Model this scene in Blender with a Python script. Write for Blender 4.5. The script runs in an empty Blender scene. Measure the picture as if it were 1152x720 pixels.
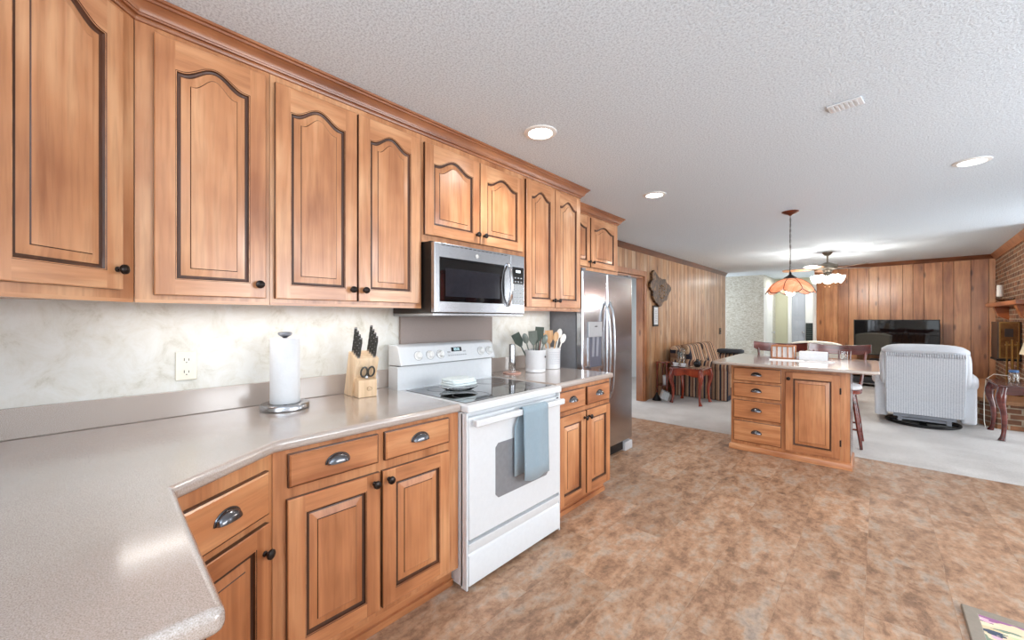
import bpy, bmesh, math, random
from mathutils import Vector, Matrix
random.seed(7)
S = bpy.context.scene
COL = S.collection
PI = math.pi

# ------------------------------------------------------------------ camera, world, exposure
YAW = math.atan(412.0 / 453.0)
cam_d = bpy.data.cameras.new('camera')
cam = bpy.data.objects.new('camera', cam_d); COL.objects.link(cam)
cam.location = (0, 0, 1.332); cam.rotation_euler = (PI / 2, 0, YAW)
cam_d.sensor_width = 36.0; cam_d.lens = 453.0 / 1152 * 36; cam_d.shift_y = -2.0 / 1152
cam_d.clip_start = 0.02
S.camera = cam
S.view_settings.view_transform = 'Standard'; S.view_settings.look = 'None'
S.view_settings.exposure = 0.18; S.view_settings.gamma = 1.0; S.view_settings.use_curve_mapping = False
S.cycles.use_denoising = True
S.cycles.max_bounces = 8; S.cycles.diffuse_bounces = 5; S.cycles.glossy_bounces = 4; S.cycles.transmission_bounces = 6
S.cycles.sample_clamp_indirect = 6.0
S.cycles.caustics_reflective = False; S.cycles.caustics_refractive = False

W = bpy.data.worlds.new('world'); S.world = W; W.use_nodes = True
W.node_tree.nodes['Background'].inputs[0].default_value = (0.86, 0.94, 1.0, 1)
W.node_tree.nodes['Background'].inputs[1].default_value = 1.7

def light(name, kind, loc, energy, color=(1, 1, 1), rot=(0, 0, 0), size=0.1, size_y=None, spot=None, blend=0.6):
    d = bpy.data.lights.new(name, kind); d.energy = energy; d.color = color
    if kind == 'AREA':
        d.size = size
        if size_y: d.shape = 'RECTANGLE'; d.size_y = size_y
    else:
        d.shadow_soft_size = size
    if spot: d.spot_size = spot; d.spot_blend = blend
    o = bpy.data.objects.new(name, d); COL.objects.link(o); o.location = loc; o.rotation_euler = rot
    return o

WARM = (1.0, 0.86, 0.68)
# daylight through the two windows of the right-hand kitchen wall and from the open room behind the camera
light('window_daylight', 'AREA', (2.42, 1.9, 1.5), 45, (0.92, 0.96, 1.0), (0, PI / 2, 0), 1.1, 1.5)
light('window_daylight', 'AREA', (2.42, 3.5, 1.5), 40, (0.92, 0.96, 1.0), (0, PI / 2, 0), 1.1, 1.1)
light('window_daylight', 'AREA', (2.42, 6.85, 1.2), 40, (0.92, 0.96, 1.0), (0, PI / 2, 0), 1.9, 1.1)  # unseen patio opening, added to light the living room
light('room_daylight', 'AREA', (0.8, -2.6, 1.5), 60, (0.95, 0.97, 1.0), (PI / 2, 0, 0), 3.0, 1.8)
light('bounce_flash', 'AREA', (0.5, -0.9, 1.75), 85, (0.84, 0.93, 1.0), (PI, 0, 0), 0.6, 0.6)  # unseen uplight added behind the camera to brighten the ceiling
light('hall_daylight', 'AREA', (-3.9, 11.4, 1.5), 22, (0.97, 0.99, 1.0), (0, -PI / 2, 0), 0.8, 1.8)
light('hall_ceiling_light', 'AREA', (-1.6, 12.6, 2.42), 16, (1, 0.97, 0.92), (0, 0, 0), 0.5, 0.5)  # fill added overhead to brighten the hall; no fixture there
# strip lights under the wall cabinets
light('strip_light', 'AREA', (-2.04, 0.70, 1.378), 1.8, (1, 0.97, 0.92), (0, 0, 0), 0.05, 1.15)
light('strip_light', 'AREA', (-2.10, 2.58, 1.378), 0.6, (1, 0.97, 0.92), (0, 0, 0), 0.05, 0.6)

# ------------------------------------------------------------------ materials
def new_mat(name):
    m = bpy.data.materials.new(name); m.use_nodes = True
    nt = m.node_tree
    return m, nt, nt.nodes['Principled BSDF']

def N(nt, t, **kw):
    n = nt.nodes.new(t)
    for k, v in kw.items():
        if k.startswith('i_'): n.inputs[k[2:].replace('_', ' ')].default_value = v
        else: setattr(n, k, v)
    return n

def ramp(nt, stops, interp='LINEAR'):
    r = nt.nodes.new('ShaderNodeValToRGB'); r.color_ramp.interpolation = interp
    els = r.color_ramp.elements
    while len(els) > 1: els.remove(els[-1])
    els[0].position, els[0].color = stops[0][0], (*stops[0][1], 1)
    for p, c in stops[1:]:
        e = els.new(p); e.color = (*c, 1)
    return r

def srgb(r, g, b):
    f = lambda v: (v / 255 / 12.92) if v <= 10 else ((v / 255 + 0.055) / 1.055) ** 2.4
    return (f(r), f(g), f(b))

def coords(nt, scale, rand=True):
    tc = N(nt, 'ShaderNodeTexCoord')
    mp = N(nt, 'ShaderNodeMapping'); mp.inputs['Scale'].default_value = scale
    nt.links.new(tc.outputs['Object'], mp.inputs['Vector'])
    if rand:
        oi = N(nt, 'ShaderNodeObjectInfo')
        mu = N(nt, 'ShaderNodeMath', operation='MULTIPLY'); mu.inputs[1].default_value = 37.0
        nt.links.new(oi.outputs['Random'], mu.inputs[0]); nt.links.new(mu.outputs[0], mp.inputs['Location'])
    return mp

def plain(name, col, rough=0.5, metal=0.0, var=0.05, scale=8, spec=0.5, coat=0.0, bump=0.0, bscale=200, emit=None, estr=0, trans=0.0, ior=1.45, sheen=0):
    m, nt, b = new_mat(name)
    mp = coords(nt, (scale,) * 3)
    no = N(nt, 'ShaderNodeTexNoise'); no.inputs['Detail'].default_value = 4
    nt.links.new(mp.outputs[0], no.inputs['Vector'])
    lo = tuple(max(0, c * (1 - var)) for c in col); hi = tuple(min(1, c * (1 + var)) for c in col)
    r = ramp(nt, [(0.3, lo), (0.7, hi)])
    nt.links.new(no.outputs['Fac'], r.inputs[0]); nt.links.new(r.outputs[0], b.inputs['Base Color'])
    b.inputs['Roughness'].default_value = rough; b.inputs['Metallic'].default_value = metal
    b.inputs['Specular IOR Level'].default_value = spec; b.inputs['Coat Weight'].default_value = coat
    b.inputs['Transmission Weight'].default_value = trans; b.inputs['IOR'].default_value = ior
    b.inputs['Sheen Weight'].default_value = sheen
    if emit: b.inputs['Emission Color'].default_value = (*emit, 1); b.inputs['Emission Strength'].default_value = estr
    if bump:
        n2 = N(nt, 'ShaderNodeTexNoise'); n2.inputs['Scale'].default_value = bscale; n2.inputs['Detail'].default_value = 3
        tc = N(nt, 'ShaderNodeTexCoord'); nt.links.new(tc.outputs['Object'], n2.inputs['Vector'])
        bp = N(nt, 'ShaderNodeBump'); bp.inputs['Strength'].default_value = bump; bp.inputs['Distance'].default_value = 0.01
        nt.links.new(n2.outputs['Fac'], bp.inputs['Height']); nt.links.new(bp.outputs[0], b.inputs['Normal'])
    return m

def wood(name, dark, mid, lite, axis='z', fine=16.0, rough=0.32, coat=0.25, blotch=0.5, spec=0.5, knots=False):
    """straight-grained timber; grain runs along the axis (object coordinates)"""
    m, nt, b = new_mat(name)
    sc = {'z': (fine, fine, fine * .07), 'h': (fine * .09, fine * .09, fine), 'x': (fine * .07, fine, fine), 'y': (fine, fine * .07, fine)}[axis]
    mp = coords(nt, sc)
    n1 = N(nt, 'ShaderNodeTexNoise'); n1.inputs['Scale'].default_value = 1.0; n1.inputs['Detail'].default_value = 6; n1.inputs['Distortion'].default_value = 0.8
    nt.links.new(mp.outputs[0], n1.inputs['Vector'])
    mp2 = coords(nt, tuple(max(2.2, s * .22) for s in sc))
    n2 = N(nt, 'ShaderNodeTexNoise'); n2.inputs['Scale'].default_value = 1.0; n2.inputs['Detail'].default_value = 3
    nt.links.new(mp2.outputs[0], n2.inputs['Vector'])
    mx = N(nt, 'ShaderNodeMix'); mx.data_type = 'FLOAT'; mx.inputs[0].default_value = blotch
    nt.links.new(n1.outputs['Fac'], mx.inputs[2]); nt.links.new(n2.outputs['Fac'], mx.inputs[3])
    r = ramp(nt, [(0.35, dark), (0.5, mid), (0.64, lite)])
    nt.links.new(mx.outputs[0], r.inputs[0])
    last = r.outputs[0]
    mp4 = coords(nt, tuple(s * 5 for s in sc))
    n4 = N(nt, 'ShaderNodeTexNoise'); n4.inputs['Scale'].default_value = 1.0; n4.inputs['Detail'].default_value = 3
    nt.links.new(mp4.outputs[0], n4.inputs['Vector'])
    r4 = ramp(nt, [(0.35, (0.80, 0.77, 0.74)), (0.52, (1, 1, 1)), (0.7, (1.05, 1.05, 1.05))]); nt.links.new(n4.outputs['Fac'], r4.inputs[0])
    m4 = N(nt, 'ShaderNodeMix'); m4.data_type = 'RGBA'; m4.blend_type = 'MULTIPLY'; m4.inputs[0].default_value = 0.6
    nt.links.new(last, m4.inputs[6]); nt.links.new(r4.outputs[0], m4.inputs[7]); last = m4.outputs[2]
    if knots:
        mp3 = coords(nt, (7, 7, 2.2))
        v = N(nt, 'ShaderNodeTexVoronoi'); v.inputs['Scale'].default_value = 1.0
        nt.links.new(mp3.outputs[0], v.inputs['Vector'])
        kr = ramp(nt, [(0.06, (0.25, 0.2, 0.16)), (0.16, (1, 1, 1))])
        nt.links.new(v.outputs['Distance'], kr.inputs[0])
        mm = N(nt, 'ShaderNodeMix'); mm.data_type = 'RGBA'; mm.blend_type = 'MULTIPLY'; mm.inputs[0].default_value = 0.8
        nt.links.new(last, mm.inputs[6]); nt.links.new(kr.outputs[0], mm.inputs[7]); last = mm.outputs[2]
    nt.links.new(last, b.inputs['Base Color'])
    b.inputs['Roughness'].default_value = rough; b.inputs['Coat Weight'].default_value = coat; b.inputs['Coat Roughness'].default_value = 0.25
    b.inputs['Specular IOR Level'].default_value = spec
    return m

def stripes(name, axis, period, cols, rough=0.9, slant=0.0):
    """woven stripe: constant colour bands along one object axis"""
    m, nt, b = new_mat(name)
    tc = N(nt, 'ShaderNodeTexCoord'); sp = N(nt, 'ShaderNodeSeparateXYZ'); nt.links.new(tc.outputs['Object'], sp.inputs[0])
    src = sp.outputs[axis]
    if slant:
        mu = N(nt, 'ShaderNodeMath', operation='MULTIPLY_ADD'); mu.inputs[1].default_value = slant
        nt.links.new(sp.outputs[2], mu.inputs[0]); nt.links.new(src, mu.inputs[2]); src = mu.outputs[0]
    dv = N(nt, 'ShaderNodeMath', operation='DIVIDE'); dv.inputs[1].default_value = period
    nt.links.new(src, dv.inputs[0])
    fr = N(nt, 'ShaderNodeMath', operation='FRACT'); nt.links.new(dv.outputs[0], fr.inputs[0])
    r = ramp(nt, cols, 'CONSTANT'); nt.links.new(fr.outputs[0], r.inputs[0])
    no = N(nt, 'ShaderNodeTexNoise'); no.inputs['Scale'].default_value = 90; nt.links.new(tc.outputs['Object'], no.inputs['Vector'])
    mm = N(nt, 'ShaderNodeMix'); mm.data_type = 'RGBA'; mm.blend_type = 'OVERLAY'; mm.inputs[0].default_value = 0.35
    nt.links.new(r.outputs[0], mm.inputs[6]); nt.links.new(no.outputs['Fac'], mm.inputs[7]); nt.links.new(mm.outputs[2], b.inputs['Base Color'])
    b.inputs['Roughness'].default_value = rough
    return m

# maple kitchen timber: upright grain, level grain, and the brown glaze rubbed into the grooves
C1, C2, C3 = srgb(160, 102, 66), srgb(196, 138, 96), srgb(220, 170, 128)
mapleV = wood('maple_upright', C1, C2, C3, 'z', 14, 0.28, 0.4, 0.55)
mapleH = wood('maple_level', C1, C2, C3, 'h', 14, 0.28, 0.4, 0.55)
B1, B2, B3 = srgb(152, 92, 54), srgb(188, 124, 80), srgb(210, 152, 106)
baseV = wood('base_maple_upright', B1, B2, B3, 'z', 14, 0.3, 0.35, 0.55)
baseH = wood('base_maple_level', B1, B2, B3, 'h', 14, 0.3, 0.35, 0.55)
glaze = wood('brown_glaze', srgb(52, 26, 12), srgb(72, 38, 18), srgb(98, 54, 28), 'z', 14, 0.35, 0.2)
crownM = wood('crown_maple', srgb(104, 58, 32), srgb(138, 82, 48), srgb(170, 110, 68), 'h', 14, 0.3, 0.4)
bronze = plain('dark_bronze', srgb(52, 46, 44), 0.28, 0.85, 0.15)
pewter = plain('dark_pewter', srgb(110, 110, 114), 0.2, 0.95, 0.15)
steel = plain('brushed_steel', srgb(172, 173, 176), 0.26, 1.0, 0.05)
steelD = plain('satin_steel_door', srgb(196, 199, 205), 0.2, 1.0, 0.04)
chrome = plain('polished_chrome', srgb(220, 222, 226), 0.08, 1.0, 0.03)
greyside = plain('grey_enamel', srgb(122, 124, 130), 0.42, 0.2, 0.05)
white_en = plain('white_enamel', srgb(218, 221, 224), 0.22, 0, 0.02, coat=0.4)
white_pl = plain('white_plastic', srgb(232, 232, 230), 0.4, 0, 0.02)
ivory = plain('ivory_plastic', srgb(232, 228, 214), 0.4, 0, 0.02)
black_gl = plain('black_glass', srgb(14, 14, 16), 0.04, 0, 0.1, coat=0.6)
black_pl = plain('black_plastic', srgb(24, 24, 26), 0.4, 0, 0.1)
black_me = plain('black_metal', srgb(30, 29, 30), 0.45, 0.5, 0.1)
paperW = plain('white_paper', srgb(222, 224, 227), 0.9, 0, 0.02, bump=0.1, bscale=120)
ceramicW = plain('white_stoneware', srgb(220, 221, 224), 0.2, 0, 0.02, coat=0.3)
cherry = wood('dark_cherry', srgb(78, 24, 16), srgb(118, 42, 26), srgb(150, 62, 38), 'h', 18, 0.18, 0.6)
cherryV = wood('cherry_upright', srgb(100, 30, 16), srgb(146, 52, 28), srgb(178, 78, 44), 'z', 18, 0.18, 0.6)
mahog = wood('mahogany', srgb(58, 22, 20), srgb(92, 36, 30), srgb(126, 58, 48), 'h', 18, 0.14, 0.7)
brass = plain('aged_brass', srgb(150, 112, 60), 0.3, 0.9, 0.12)
whitetrim = plain('white_trim_paint', srgb(232, 234, 232), 0.35, 0, 0.02)
clear = plain('clear_glass', (0.95, 0.97, 0.97), 0.03, 0, 0.0, trans=1.0)

def laminate():
    m, nt, b = new_mat('taupe_speckled_laminate')
    tc = N(nt, 'ShaderNodeTexCoord')
    n1 = N(nt, 'ShaderNodeTexNoise'); n1.inputs['Scale'].default_value = 520; n1.inputs['Detail'].default_value = 2
    n2 = N(nt, 'ShaderNodeTexNoise'); n2.inputs['Scale'].default_value = 3; n2.inputs['Detail'].default_value = 4
    for n in (n1, n2): nt.links.new(tc.outputs['Object'], n.inputs['Vector'])
    r = ramp(nt, [(0.30, srgb(152, 138, 128)), (0.5, srgb(176, 164, 155)), (0.70, srgb(192, 182, 175))])
    nt.links.new(n1.outputs['Fac'], r.inputs[0])
    r2 = ramp(nt, [(0.3, (0.90, 0.88, 0.88)), (0.7, (1, 1, 1))]); nt.links.new(n2.outputs['Fac'], r2.inputs[0])
    mm = N(nt, 'ShaderNodeMix'); mm.data_type = 'RGBA'; mm.blend_type = 'MULTIPLY'; mm.inputs[0].default_value = 1
    nt.links.new(r.outputs[0], mm.inputs[6]); nt.links.new(r2.outputs[0], mm.inputs[7]); nt.links.new(mm.outputs[2], b.inputs['Base Color'])
    b.inputs['Roughness'].default_value = 0.2; b.inputs['Coat Weight'].default_value = 1.0; b.inputs['Coat Roughness'].default_value = 0.14; b.inputs['Coat IOR'].default_value = 1.65
    return m
lamM = laminate()

def wallpaper(name, stops, scale, stretch=(1, 1, 1), rough=0.6):
    m, nt, b = new_mat(name)
    mp = coords(nt, stretch, False)
    n1 = N(nt, 'ShaderNodeTexNoise'); n1.inputs['Scale'].default_value = scale; n1.inputs['Detail'].default_value = 7; n1.inputs['Roughness'].default_value = 0.72; n1.inputs['Distortion'].default_value = 0.5
    nt.links.new(mp.outputs[0], n1.inputs['Vector'])
    r = ramp(nt, stops); nt.links.new(n1.outputs['Fac'], r.inputs[0]); nt.links.new(r.outputs[0], b.inputs['Base Color'])
    b.inputs['Roughness'].default_value = rough
    return m
splashM = wallpaper('cream_marbled_paper', [(0.30, srgb(190, 187, 174)), (0.45, srgb(214, 213, 206)), (0.6, srgb(222, 223, 220))], 9, (1, 1, 1), 0.5)
hallpaper = wallpaper('sage_speckled_paper', [(0.35, srgb(158, 152, 136)), (0.5, srgb(196, 194, 184)), (0.62, srgb(212, 212, 206))], 22, (1, 1, 2), 0.7)
whitewall = plain('white_wall_paint', srgb(228, 231, 232), 0.7, 0, 0.02)
olivewall = plain('pale_olive_wall_paint', srgb(196, 196, 172), 0.7, 0, 0.02)

def popcorn():
    m, nt, b = new_mat('popcorn_ceiling')
    tc = N(nt, 'ShaderNodeTexCoord')
    n1 = N(nt, 'ShaderNodeTexNoise'); n1.inputs['Scale'].default_value = 110; n1.inputs['Detail'].default_value = 4; n1.inputs['Roughness'].default_value = 0.7
    nt.links.new(tc.outputs['Object'], n1.inputs['Vector'])
    r = ramp(nt, [(0.36, srgb(190, 201, 212)), (0.56, srgb(227, 238, 247))]); nt.links.new(n1.outputs['Fac'], r.inputs[0]); nt.links.new(r.outputs[0], b.inputs['Base Color'])
    bp = N(nt, 'ShaderNodeBump'); bp.inputs['Strength'].default_value = 0.7; bp.inputs['Distance'].default_value = 0.012
    nt.links.new(n1.outputs['Fac'], bp.inputs['Height']); nt.links.new(bp.outputs[0], b.inputs['Normal'])
    b.inputs['Roughness'].default_value = 0.9
    return m

def vinyl():
    m, nt, b = new_mat('mottled_vinyl_tile')
    tc = N(nt, 'ShaderNodeTexCoord'); sp = N(nt, 'ShaderNodeSeparateXYZ'); nt.links.new(tc.outputs['Object'], sp.inputs[0])
    ax = N(nt, 'ShaderNodeMath', operation='ADD'); ax.inputs[1].default_value = 0.406 + 0.305 * 40
    ay = N(nt, 'ShaderNodeMath', operation='ADD'); ay.inputs[1].default_value = -2.383 + 0.61 * 20
    nt.links.new(sp.outputs[0], ax.inputs[0]); nt.links.new(sp.outputs[1], ay.inputs[0])
    cb = N(nt, 'ShaderNodeCombineXYZ'); nt.links.new(ay.outputs[0], cb.inputs[0]); nt.links.new(ax.outputs[0], cb.inputs[1])
    br = N(nt, 'ShaderNodeTexBrick'); br.offset = 0.5
    br.inputs['Color1'].default_value = (0.60, 0.60, 0.60, 1); br.inputs['Color2'].default_value = (1.25, 1.22, 1.2, 1); br.inputs['Mortar'].default_value = (0.55, 0.5, 0.45, 1)
    br.inputs['Scale'].default_value = 1.0; br.inputs['Mortar Size'].default_value = 0.0012; br.inputs['Brick Width'].default_value = 0.61; br.inputs['Row Height'].default_value = 0.305
    nt.links.new(cb.outputs[0], br.inputs['Vector'])
    # each tile shifts the mottling so that the pattern breaks at the joints
    sv = N(nt, 'ShaderNodeVectorMath', operation='SCALE'); sv.inputs['Scale'].default_value = 3.0; nt.links.new(br.outputs['Color'], sv.inputs[0])
    ad = N(nt, 'ShaderNodeVectorMath', operation='ADD'); nt.links.new(cb.outputs[0], ad.inputs[0]); nt.links.new(sv.outputs[0], ad.inputs[1])
    mp = N(nt, 'ShaderNodeMapping'); mp.inputs['Scale'].default_value = (4.5, 8, 6); nt.links.new(ad.outputs[0], mp.inputs['Vector'])
    n1 = N(nt, 'ShaderNodeTexNoise'); n1.inputs['Scale'].default_value = 1.3; n1.inputs['Detail'].default_value = 9; n1.inputs['Roughness'].default_value = 0.72; n1.inputs['Distortion'].default_value = 0.25
    nt.links.new(mp.outputs[0], n1.inputs['Vector'])
    r = ramp(nt, [(0.30, srgb(112, 88, 70)), (0.42, srgb(150, 116, 92)), (0.50, srgb(174, 138, 110)), (0.60, srgb(176, 156, 138)), (0.72, srgb(150, 137, 128))])
    nt.links.new(n1.outputs['Fac'], r.inputs[0])
    n2 = N(nt, 'ShaderNodeTexNoise'); n2.inputs['Scale'].default_value = 30; n2.inputs['Detail'].default_value = 5; n2.inputs['Roughness'].default_value = 0.7
    nt.links.new(ad.outputs[0], n2.inputs['Vector'])
    r2 = ramp(nt, [(0.34, (0.50, 0.46, 0.42)), (0.5, (0.95, 0.93, 0.92)), (0.66, (1.22, 1.18, 1.14))]); nt.links.new(n2.outputs['Fac'], r2.inputs[0])
    mm = N(nt, 'ShaderNodeMix'); mm.data_type = 'RGBA'; mm.blend_type = 'MULTIPLY'; mm.inputs[0].default_value = 0.55
    nt.links.new(r.outputs[0], mm.inputs[6]); nt.links.new(r2.outputs[0], mm.inputs[7])
    m3 = N(nt, 'ShaderNodeMix'); m3.data_type = 'RGBA'; m3.blend_type = 'MULTIPLY'; m3.inputs[0].default_value = 0.35
    nt.links.new(mm.outputs[2], m3.inputs[6]); nt.links.new(br.outputs['Color'], m3.inputs[7])
    nt.links.new(m3.outputs[2], b.inputs['Base Color'])
    b.inputs['Roughness'].default_value = 0.42; b.inputs['Specular IOR Level'].default_value = 0.4
    return m

def carpet():
    m, nt, b = new_mat('pale_carpet')
    tc = N(nt, 'ShaderNodeTexCoord')
    n1 = N(nt, 'ShaderNodeTexNoise'); n1.inputs['Scale'].default_value = 140; n1.inputs['Detail'].default_value = 3
    n2 = N(nt, 'ShaderNodeTexNoise'); n2.inputs['Scale'].default_value = 2.5; n2.inputs['Detail'].default_value = 4
    for n in (n1, n2): nt.links.new(tc.outputs['Object'], n.inputs['Vector'])
    ma = N(nt, 'ShaderNodeMath', operation='MULTIPLY_ADD'); ma.inputs[1].default_value = 0.5; nt.links.new(n1.outputs['Fac'], ma.inputs[0])
    mb = N(nt, 'ShaderNodeMath', operation='MULTIPLY'); mb.inputs[1].default_value = 0.5; nt.links.new(n2.outputs['Fac'], mb.inputs[0]); nt.links.new(mb.outputs[0], ma.inputs[2])
    r = ramp(nt, [(0.35, srgb(172, 167, 163)), (0.65, srgb(208, 205, 202))]); nt.links.new(ma.outputs[0], r.inputs[0]); nt.links.new(r.outputs[0], b.inputs['Base Color'])
    bp = N(nt, 'ShaderNodeBump'); bp.inputs['Strength'].default_value = 0.6; bp.inputs['Distance'].default_value = 0.01
    nt.links.new(n1.outputs['Fac'], bp.inputs['Height']); nt.links.new(bp.outputs[0], b.inputs['Normal'])
    b.inputs['Roughness'].default_value = 1.0; b.inputs['Sheen Weight'].default_value = 0.3
    return m

def bricks(name, vert=True):
    m, nt, b = new_mat(name)
    tc = N(nt, 'ShaderNodeTexCoord'); sp = N(nt, 'ShaderNodeSeparateXYZ'); nt.links.new(tc.outputs['Object'], sp.inputs[0])
    ad = N(nt, 'ShaderNodeMath', operation='ADD'); nt.links.new(sp.outputs[0], ad.inputs[0]); nt.links.new(sp.outputs[1], ad.inputs[1])
    cb = N(nt, 'ShaderNodeCombineXYZ'); nt.links.new(ad.outputs[0], cb.inputs[0]); nt.links.new(sp.outputs[2 if vert else 1], cb.inputs[1])
    br = N(nt, 'ShaderNodeTexBrick'); br.offset = 0.5
    br.inputs['Color1'].default_value = (*srgb(150, 104, 74), 1); br.inputs['Color2'].default_value = (*srgb(98, 66, 50), 1); br.inputs['Mortar'].default_value = (*srgb(164, 152, 134), 1)
    br.inputs['Scale'].default_value = 1.0; br.inputs['Mortar Size'].default_value = 0.008; br.inputs['Brick Width'].default_value = 0.2; br.inputs['Row Height'].default_value = 0.066
    nt.links.new(cb.outputs[0], br.inputs['Vector'])
    n1 = N(nt, 'ShaderNodeTexNoise'); n1.inputs['Scale'].default_value = 14; n1.inputs['Detail'].default_value = 4; nt.links.new(tc.outputs['Object'], n1.inputs['Vector'])
    r2 = ramp(nt, [(0.35, (0.6, 0.55, 0.5)), (0.65, (1.3, 1.2, 1.1))]); nt.links.new(n1.outputs['Fac'], r2.inputs[0])
    mm = N(nt, 'ShaderNodeMix'); mm.data_type = 'RGBA'; mm.blend_type = 'MULTIPLY'; mm.inputs[0].default_value = 0.7
    nt.links.new(br.outputs['Color'], mm.inputs[6]); nt.links.new(r2.outputs[0], mm.inputs[7]); nt.links.new(mm.outputs[2], b.inputs['Base Color'])
    iv = N(nt, 'ShaderNodeMath', operation='SUBTRACT'); iv.inputs[0].default_value = 1.0; nt.links.new(br.outputs['Fac'], iv.inputs[1])
    bp = N(nt, 'ShaderNodeBump'); bp.inputs['Strength'].default_value = 0.8; bp.inputs['Distance'].default_value = 0.01; nt.links.new(iv.outputs[0], bp.inputs['Height']); nt.links.new(bp.outputs[0], b.inputs['Normal'])
    b.inputs['Roughness'].default_value = 0.85
    return m

def voro_mat(name, cols, scale, rough=0.8, stretch=(1, 1, 1)):
    m, nt, b = new_mat(name)
    mp = coords(nt, stretch, False)
    n0 = N(nt, 'ShaderNodeTexNoise'); n0.inputs['Scale'].default_value = scale * .7; nt.links.new(mp.outputs[0], n0.inputs['Vector'])
    mx = N(nt, 'ShaderNodeMix'); mx.data_type = 'RGBA'; mx.blend_type = 'ADD'; mx.inputs[0].default_value = 0.25
    nt.links.new(mp.outputs[0], mx.inputs[6]); nt.links.new(n0.outputs['Color'], mx.inputs[7])
    v = N(nt, 'ShaderNodeTexVoronoi'); v.inputs['Scale'].default_value = scale; nt.links.new(mx.outputs[2], v.inputs['Vector'])
    sp = N(nt, 'ShaderNodeSeparateColor'); nt.links.new(v.outputs['Color'], sp.inputs[0])
    n = len(cols); r = ramp(nt, [(i / n, c) for i, c in enumerate(cols)], 'CONSTANT')
    nt.links.new(sp.outputs[0], r.inputs[0]); nt.links.new(r.outputs[0], b.inputs['Base Color'])
    b.inputs['Roughness'].default_value = rough
    return m

def glow(name, col, strength):
    m, nt, b = new_mat(name)
    b.inputs['Base Color'].default_value = (*col, 1); b.inputs['Emission Color'].default_value = (*col, 1); b.inputs['Emission Strength'].default_value = strength
    no = N(nt, 'ShaderNodeTexNoise'); no.inputs['Scale'].default_value = 5
    r = ramp(nt, [(0, tuple(c * .97 for c in col)), (1, col)]); nt.links.new(no.outputs['Fac'], r.inputs[0]); nt.links.new(r.outputs[0], b.inputs['Base Color'])
    return m

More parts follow.
